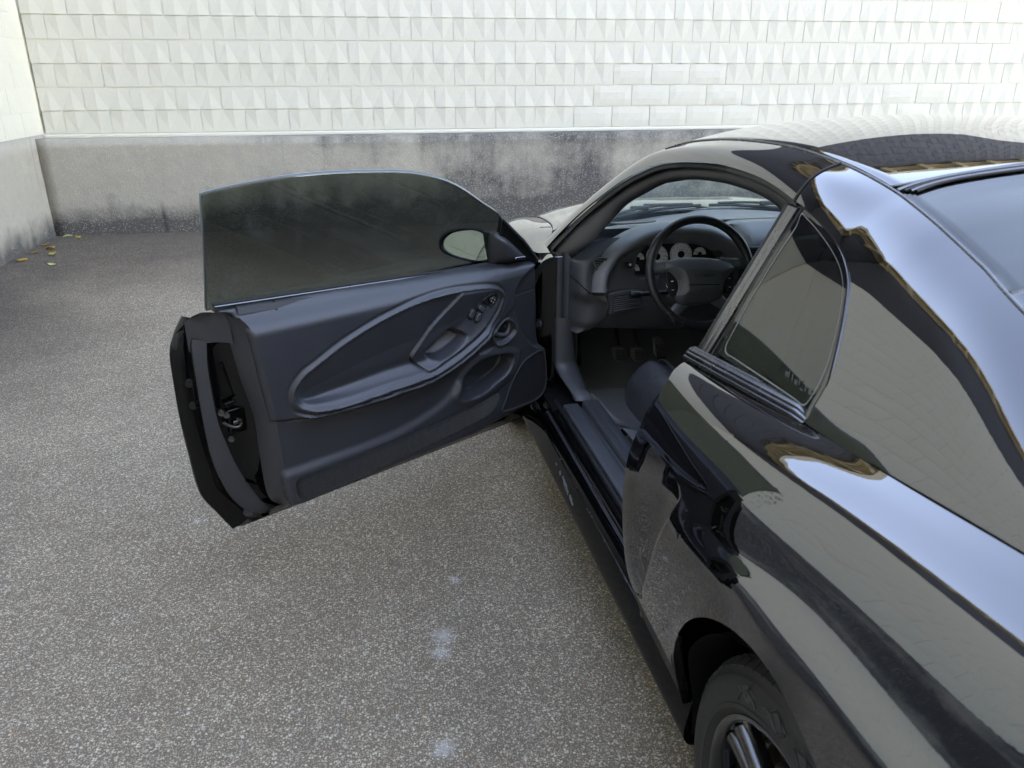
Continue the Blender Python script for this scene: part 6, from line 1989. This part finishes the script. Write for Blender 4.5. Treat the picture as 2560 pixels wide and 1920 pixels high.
# seats
def seat(x0, name='seat'):
    s = empty(name, (0, .075, .015), parent=car)
    # cushion: rows from rear to front, profile across with raised bolsters
    rows = []
    for t in np.linspace(0, 1, 36):
        y = .92 + .66 * t
        f = max(0, (t - .78) / .22)
        droop = -.10 * f ** 2.4
        r = []
        for a in np.linspace(0, 2 * np.pi, 61)[:-1]:
            ca, sa = math.cos(a), math.sin(a)
            ww = .272 - .012 * f ** 2
            x = ww * np.sign(ca) * abs(ca) ** .55
            z = (.115 if sa > 0 else .085) * np.sign(sa) * abs(sa) ** .6
            if sa > 0:
                z += .030 * math.exp(-((abs(x) - .205) / .045) ** 2) - .020 * math.exp(-(abs(abs(x) - .150) / .012) ** 2) * .4
                z -= .014 * (abs(x) < .14)
            z *= (1 - .25 * f ** 3)
            yy = y - .10 * (f ** 2) * (abs(sa) ** 2) * (1 if sa < 0 else .3)
            r.append((x0 + x * (1 - .12 * f ** 4), yy, .500 + z + droop * (.5 + .5 * sa) + .02 * t))
        rows.append(r)
    rows = np.array(rows)
    c = rows[-1].mean(0)
    rows = np.concatenate([rows, (rows[-1] * .85 + c * .15 + [0, .018, 0])[None], (rows[-1] * .5 + c * .5 + [0, .03, 0])[None], (rows[-1] * .02 + c * .98 + [0, .033, 0])[None]])
    grid('cushion', rows, LEATHER, s, closev=True)
    for sx_ in (-1, 1):
        for off in (.0, .006):
            tube('stitched_seam', [(x0 + sx_ * (.165 + off), .95 + .6 * t, .5 + .02 * t + .115 + .022 - .10 * max(0, (t - .78) / .22) ** 2.4 + .004) for t in np.linspace(0, 1, 24)], .0011, VINYL_L, s, seg=5)
    rows = []
    for t in np.linspace(0, 1, 26):
        z = .56 + .58 * t; y = .95 - .20 * t
        hw = .255 - .06 * t ** 3
        r = []
        for a in np.linspace(0, 2 * np.pi, 41)[:-1]:
            ca, sa = math.cos(a), math.sin(a)
            x = hw * np.sign(ca) * abs(ca) ** .6
            d = (.075 - .02 * t) * np.sign(sa) * abs(sa) ** .7
            d += .03 * math.exp(-((abs(x) - .20) / .05) ** 2) * (sa > 0)
            r.append((x0 + x, y + d, z))
        rows.append(r)
    rows = np.array(rows); c = rows[-1].mean(0)
    rows = np.concatenate([rows, (rows[-1] * .8 + c * .2 + [0, 0, .03])[None], (rows[-1] * .02 + c * .98 + [0, 0, .045])[None]])
    grid('backrest', rows, LEATHER, s, closev=True)
    box('headrest', (x0, .72, 1.17), (.25, .09, .12), LEATHER, s, rot=(-.2, 0, 0), bevel=.035, seg=4)
    box('seat_base', (x0, 1.2, .41), (.40, .5, .08), DARK, s)
seat(-.375); seat(.375)
box('centre_console', (0, 1.45, .47), (.20, .95, .17), VINYL_L, car, bevel=.03)
tube('gear_lever', [(0, 1.68, .53), (0, 1.66, .66)], [.012, .010], BLACKPL, car, seg=10)
lathe('gear_knob', [(0, .03), (.018, .026), (.025, .008), (.022, -.012), (.010, -.022)], LEATHER, car, seg=20, axis='z', c=(0, 1.655, .68))
rs = []
for t in np.linspace(0, 1, 12):
    rs.append([(x, .50 - .35 * t - .0 * abs(x), .58 + .40 * t + .02 * math.cos(x * 9)) for x in np.linspace(-.60, .60, 30)])
grid('rear_backrest', np.array(rs), LEATHER, car, solid=.05)
grid('rear_bench', np.array([[(x, y, .57 - .02 * math.cos(x * 9)) for x in np.linspace(-.6, .6, 30)] for y in (.50, .62, .80, .90)]), LEATHER, car, solid=.08)
grid('parcel_shelf', np.array([[(x, y, .975) for x in np.linspace(-.70, .70, 12)] for y in (.18, -.2, -.75)]), VINYL_L, car, solid=.01)
grid('side_panel_trim', np.array([[(-.72 + .02 * (z < .9), y, z) for z in np.linspace(.35, .985, 8)] for y in (.70, .55, .3, .0)]), VINYL_L, car)
grid('side_panel_trim', np.array([[(.72, y, z) for z in np.linspace(.35, .985, 8)] for y in (1.95, .9, .3, .0)]), VINYL_L, car)
tube('rear_belt', crom([(-.60, .62, 1.22), (-.62, .66, 1.0), (-.64, .72, .75)], 4), .02, BLACKPL, car, prof=[(1, .1), (-1, .1), (-1, -.1), (1, -.1)], smooth=False)
# ------------------------------------------------------------------ wheels
def wheel(x, y, s):
    """s = -1 left side, +1 right side; built looking outwards along s"""
    w = empty('wheel', (0, 0, 0), parent=car)
    O = np.array([x, y, WR])
    prof = [(.232, -.215), (.245, -.225), (.285, -.228), (.312, -.218), (.3225, -.200), (.3265, -.170), (.328, -.115), (.3265, -.060), (.3225, -.034), (.3155, -.020), (.309, -.0145), (.303, -.012), (.3015, -.0085), (.298, -.006), (.285, -.001), (.268, .001), (.255, -.001), (.2535, .0015), (.246, .0015), (.2425, -.003), (.236, -.008), (.232, -.014)]
    V = []; F = []
    seg = 120
    n = len(prof)
    for k in range(seg):
        a = 2 * np.pi * k / seg
        for r, h in prof:
            V.append((O[0] - s * 0 + s * h * 1.0, O[1] + r * math.cos(a), O[2] + r * math.sin(a)))
    for k in range(seg):
        for j in range(n - 1):
            F.append((k * n + j, ((k + 1) % seg) * n + j, ((k + 1) % seg) * n + j + 1, k * n + j + 1))
    ty = mk('tyre', V, F, TYRE, w)
    # tread grooves round the tyre and lateral sipes at the shoulder, as raised blocks
    V, F = [], []
    nb_ = 62
    for k in range(nb_):
        a0 = 2 * np.pi * k / nb_; a1 = a0 + 2 * np.pi / nb_ * .80
        for (h0, h1, sk) in ((-.205, -.170, -.02), (-.162, -.125, .0), (-.117, -.080, .0), (-.072, -.040, .02), (-.034, -.0165, .0)):
            b = len(V)
            for a, hh in ((a0, h0), (a0 + sk, h1), (a1 + sk, h1), (a1, h0)):
                rr = {-.205: .3245, -.170: .3315, -.162: .3318, -.125: .3325, -.117: .3325, -.080: .3318, -.072: .3315, -.040: .328, -.034: .3262, -.0165: .3150}[hh]
                V.append((O[0] + s * hh, O[1] + rr * math.cos(a), O[2] + rr * math.sin(a)))
            for a, hh in ((a0, h0), (a0 + sk, h1), (a1 + sk, h1), (a1, h0)):
                V.append((O[0] + s * hh, O[1] + .312 * math.cos(a), O[2] + .312 * math.sin(a)))
            F.append((b, b + 1, b + 2, b + 3))
            for i in range(4):
                F.append((b + i, b + (i + 1) % 4, b + 4 + (i + 1) % 4, b + 4 + i))
    tb = mk('tread_blocks', V, F, TYRE, w, smooth=False); tag(tb, kind='stuff')
    # raised scroll work and lettering on the sidewall
    def pol(r, a, h): return (O[0] + s * h, O[1] - s * r * math.sin(a) * -1 * 1, O[2] + r * math.cos(a))
    glossr = bpy.data.materials.get('sidewall_gloss') or simple('sidewall_gloss', (.035, .035, .036), .42, .5)
    if abs(x) > 0 and s < 0 and y < 1:
        for k in range(10):
            a0 = -.62 + k * .33 + .03
            P0 = [pol(.262 + .022 * abs(math.sin(t * 3.0 + k)), a0 + .24 * t, .0022) for t in np.linspace(0, 1, 12)]
            tube('sidewall_scroll', P0, .0014, glossr, w, seg=5)
            P0 = [pol(.285 - .016 * math.sin(t * 5 + k * 2), a0 + .05 + .16 * t, .0012) for t in np.linspace(0, 1, 10)]
            tube('sidewall_scroll', P0, .0012, glossr, w, seg=5)
            qa = [pol(.2845, a0 + .02, .0006), pol(.2925, a0 + .13, -.0015), pol(.2845, a0 + .25, .0006), pol(.270, a0 + .17, .0018), pol(.262, a0 + .13, .0018), pol(.272, a0 + .07, .0018)]
            mk('sidewall_patch', qa + [(q[0] - s * .002, q[1], q[2]) for q in qa], [tuple(range(6)), tuple(range(11, 5, -1))] + [(i, i + 6, (i + 1) % 6 + 6, (i + 1) % 6) for i in range(6)], glossr, w, smooth=False)
    # rim
    rp_ = [(.205, -.20), (.2315, -.205), (.2325, -.195), (.222, -.18), (.215, -.06), (.2205, -.030), (.2245, -.018), (.2325, -.0155), (.2345, -.011), (.2335, -.0075), (.229, -.0070), (.2225, -.0105), (.218, -.020), (.212, -.045), (.208, -.10), (.205, -.20)]
    V, F = [], []
    n = len(rp_); seg = 96
    for k in range(seg):
        a = 2 * np.pi * k / seg
        for r, h in rp_:
            V.append((O[0] + s * h, O[1] + r * math.cos(a), O[2] + r * math.sin(a)))
    for k in range(seg):
        for j in range(n - 1):
            F.append((k * n + j, ((k + 1) % seg) * n + j, ((k + 1) % seg) * n + j + 1, k * n + j + 1))
    RIMM = bpy.data.materials.get('gloss_black_rim') or simple('gloss_black_rim', (.006, .006, .007), .12, .6, coat=1)
    mk('rim', V, F, RIMM, w)
    for k in range(5):
        a = 2 * np.pi * k / 5 + .48
        for d in (-1, 1):
            pts = [(.055, .020), (.100, .024), (.160, .030), (.214, .040)]
            L_, T_ = [], []
            for r, off in pts:
                wd = .013 + .002 * (r / .2)
                aa = a + d * off / r * .62
                t = np.array([-math.sin(aa), math.cos(aa)]); c = np.array([math.cos(aa), math.sin(aa)]) * r
                h = -.020 - .012 * math.cos(r / .21 * 1.5)
                L_.append([c - t * wd, c - t * wd * .72, c + t * wd * .72, c + t * wd]); T_.append(h)
            rows = []
            for q, h in zip(L_, T_):
                rows.append([(O[0] + s * (h - .035), O[1] + q[0][0], O[2] + q[0][1]), (O[0] + s * (h - .004), O[1] + q[0][0], O[2] + q[0][1]), (O[0] + s * h, O[1] + q[1][0], O[2] + q[1][1]), (O[0] + s * h, O[1] + q[2][0], O[2] + q[2][1]), (O[0] + s * (h - .004), O[1] + q[3][0], O[2] + q[3][1]), (O[0] + s * (h - .035), O[1] + q[3][0], O[2] + q[3][1])])
            grid('spoke', np.array(rows), RIMM, w)
    lathe('hub', [(0, s * -.028), (.030, s * -.028), (.034, s * -.034), (.062, s * -.040), (.070, s * -.07)], RIMM, w, seg=30, axis='x', c=tuple(O))
    lathe('brake_disc', [(.06, s * -.085), (.150, s * -.085), (.150, s * -.10)], STEEL, w, seg=40, axis='x', c=tuple(O))
wheel(-.902, AX_R + .012, -1); wheel(.893, AX_R, 1); wheel(-.885, AX_F, -1); wheel(.885, AX_F, 1)
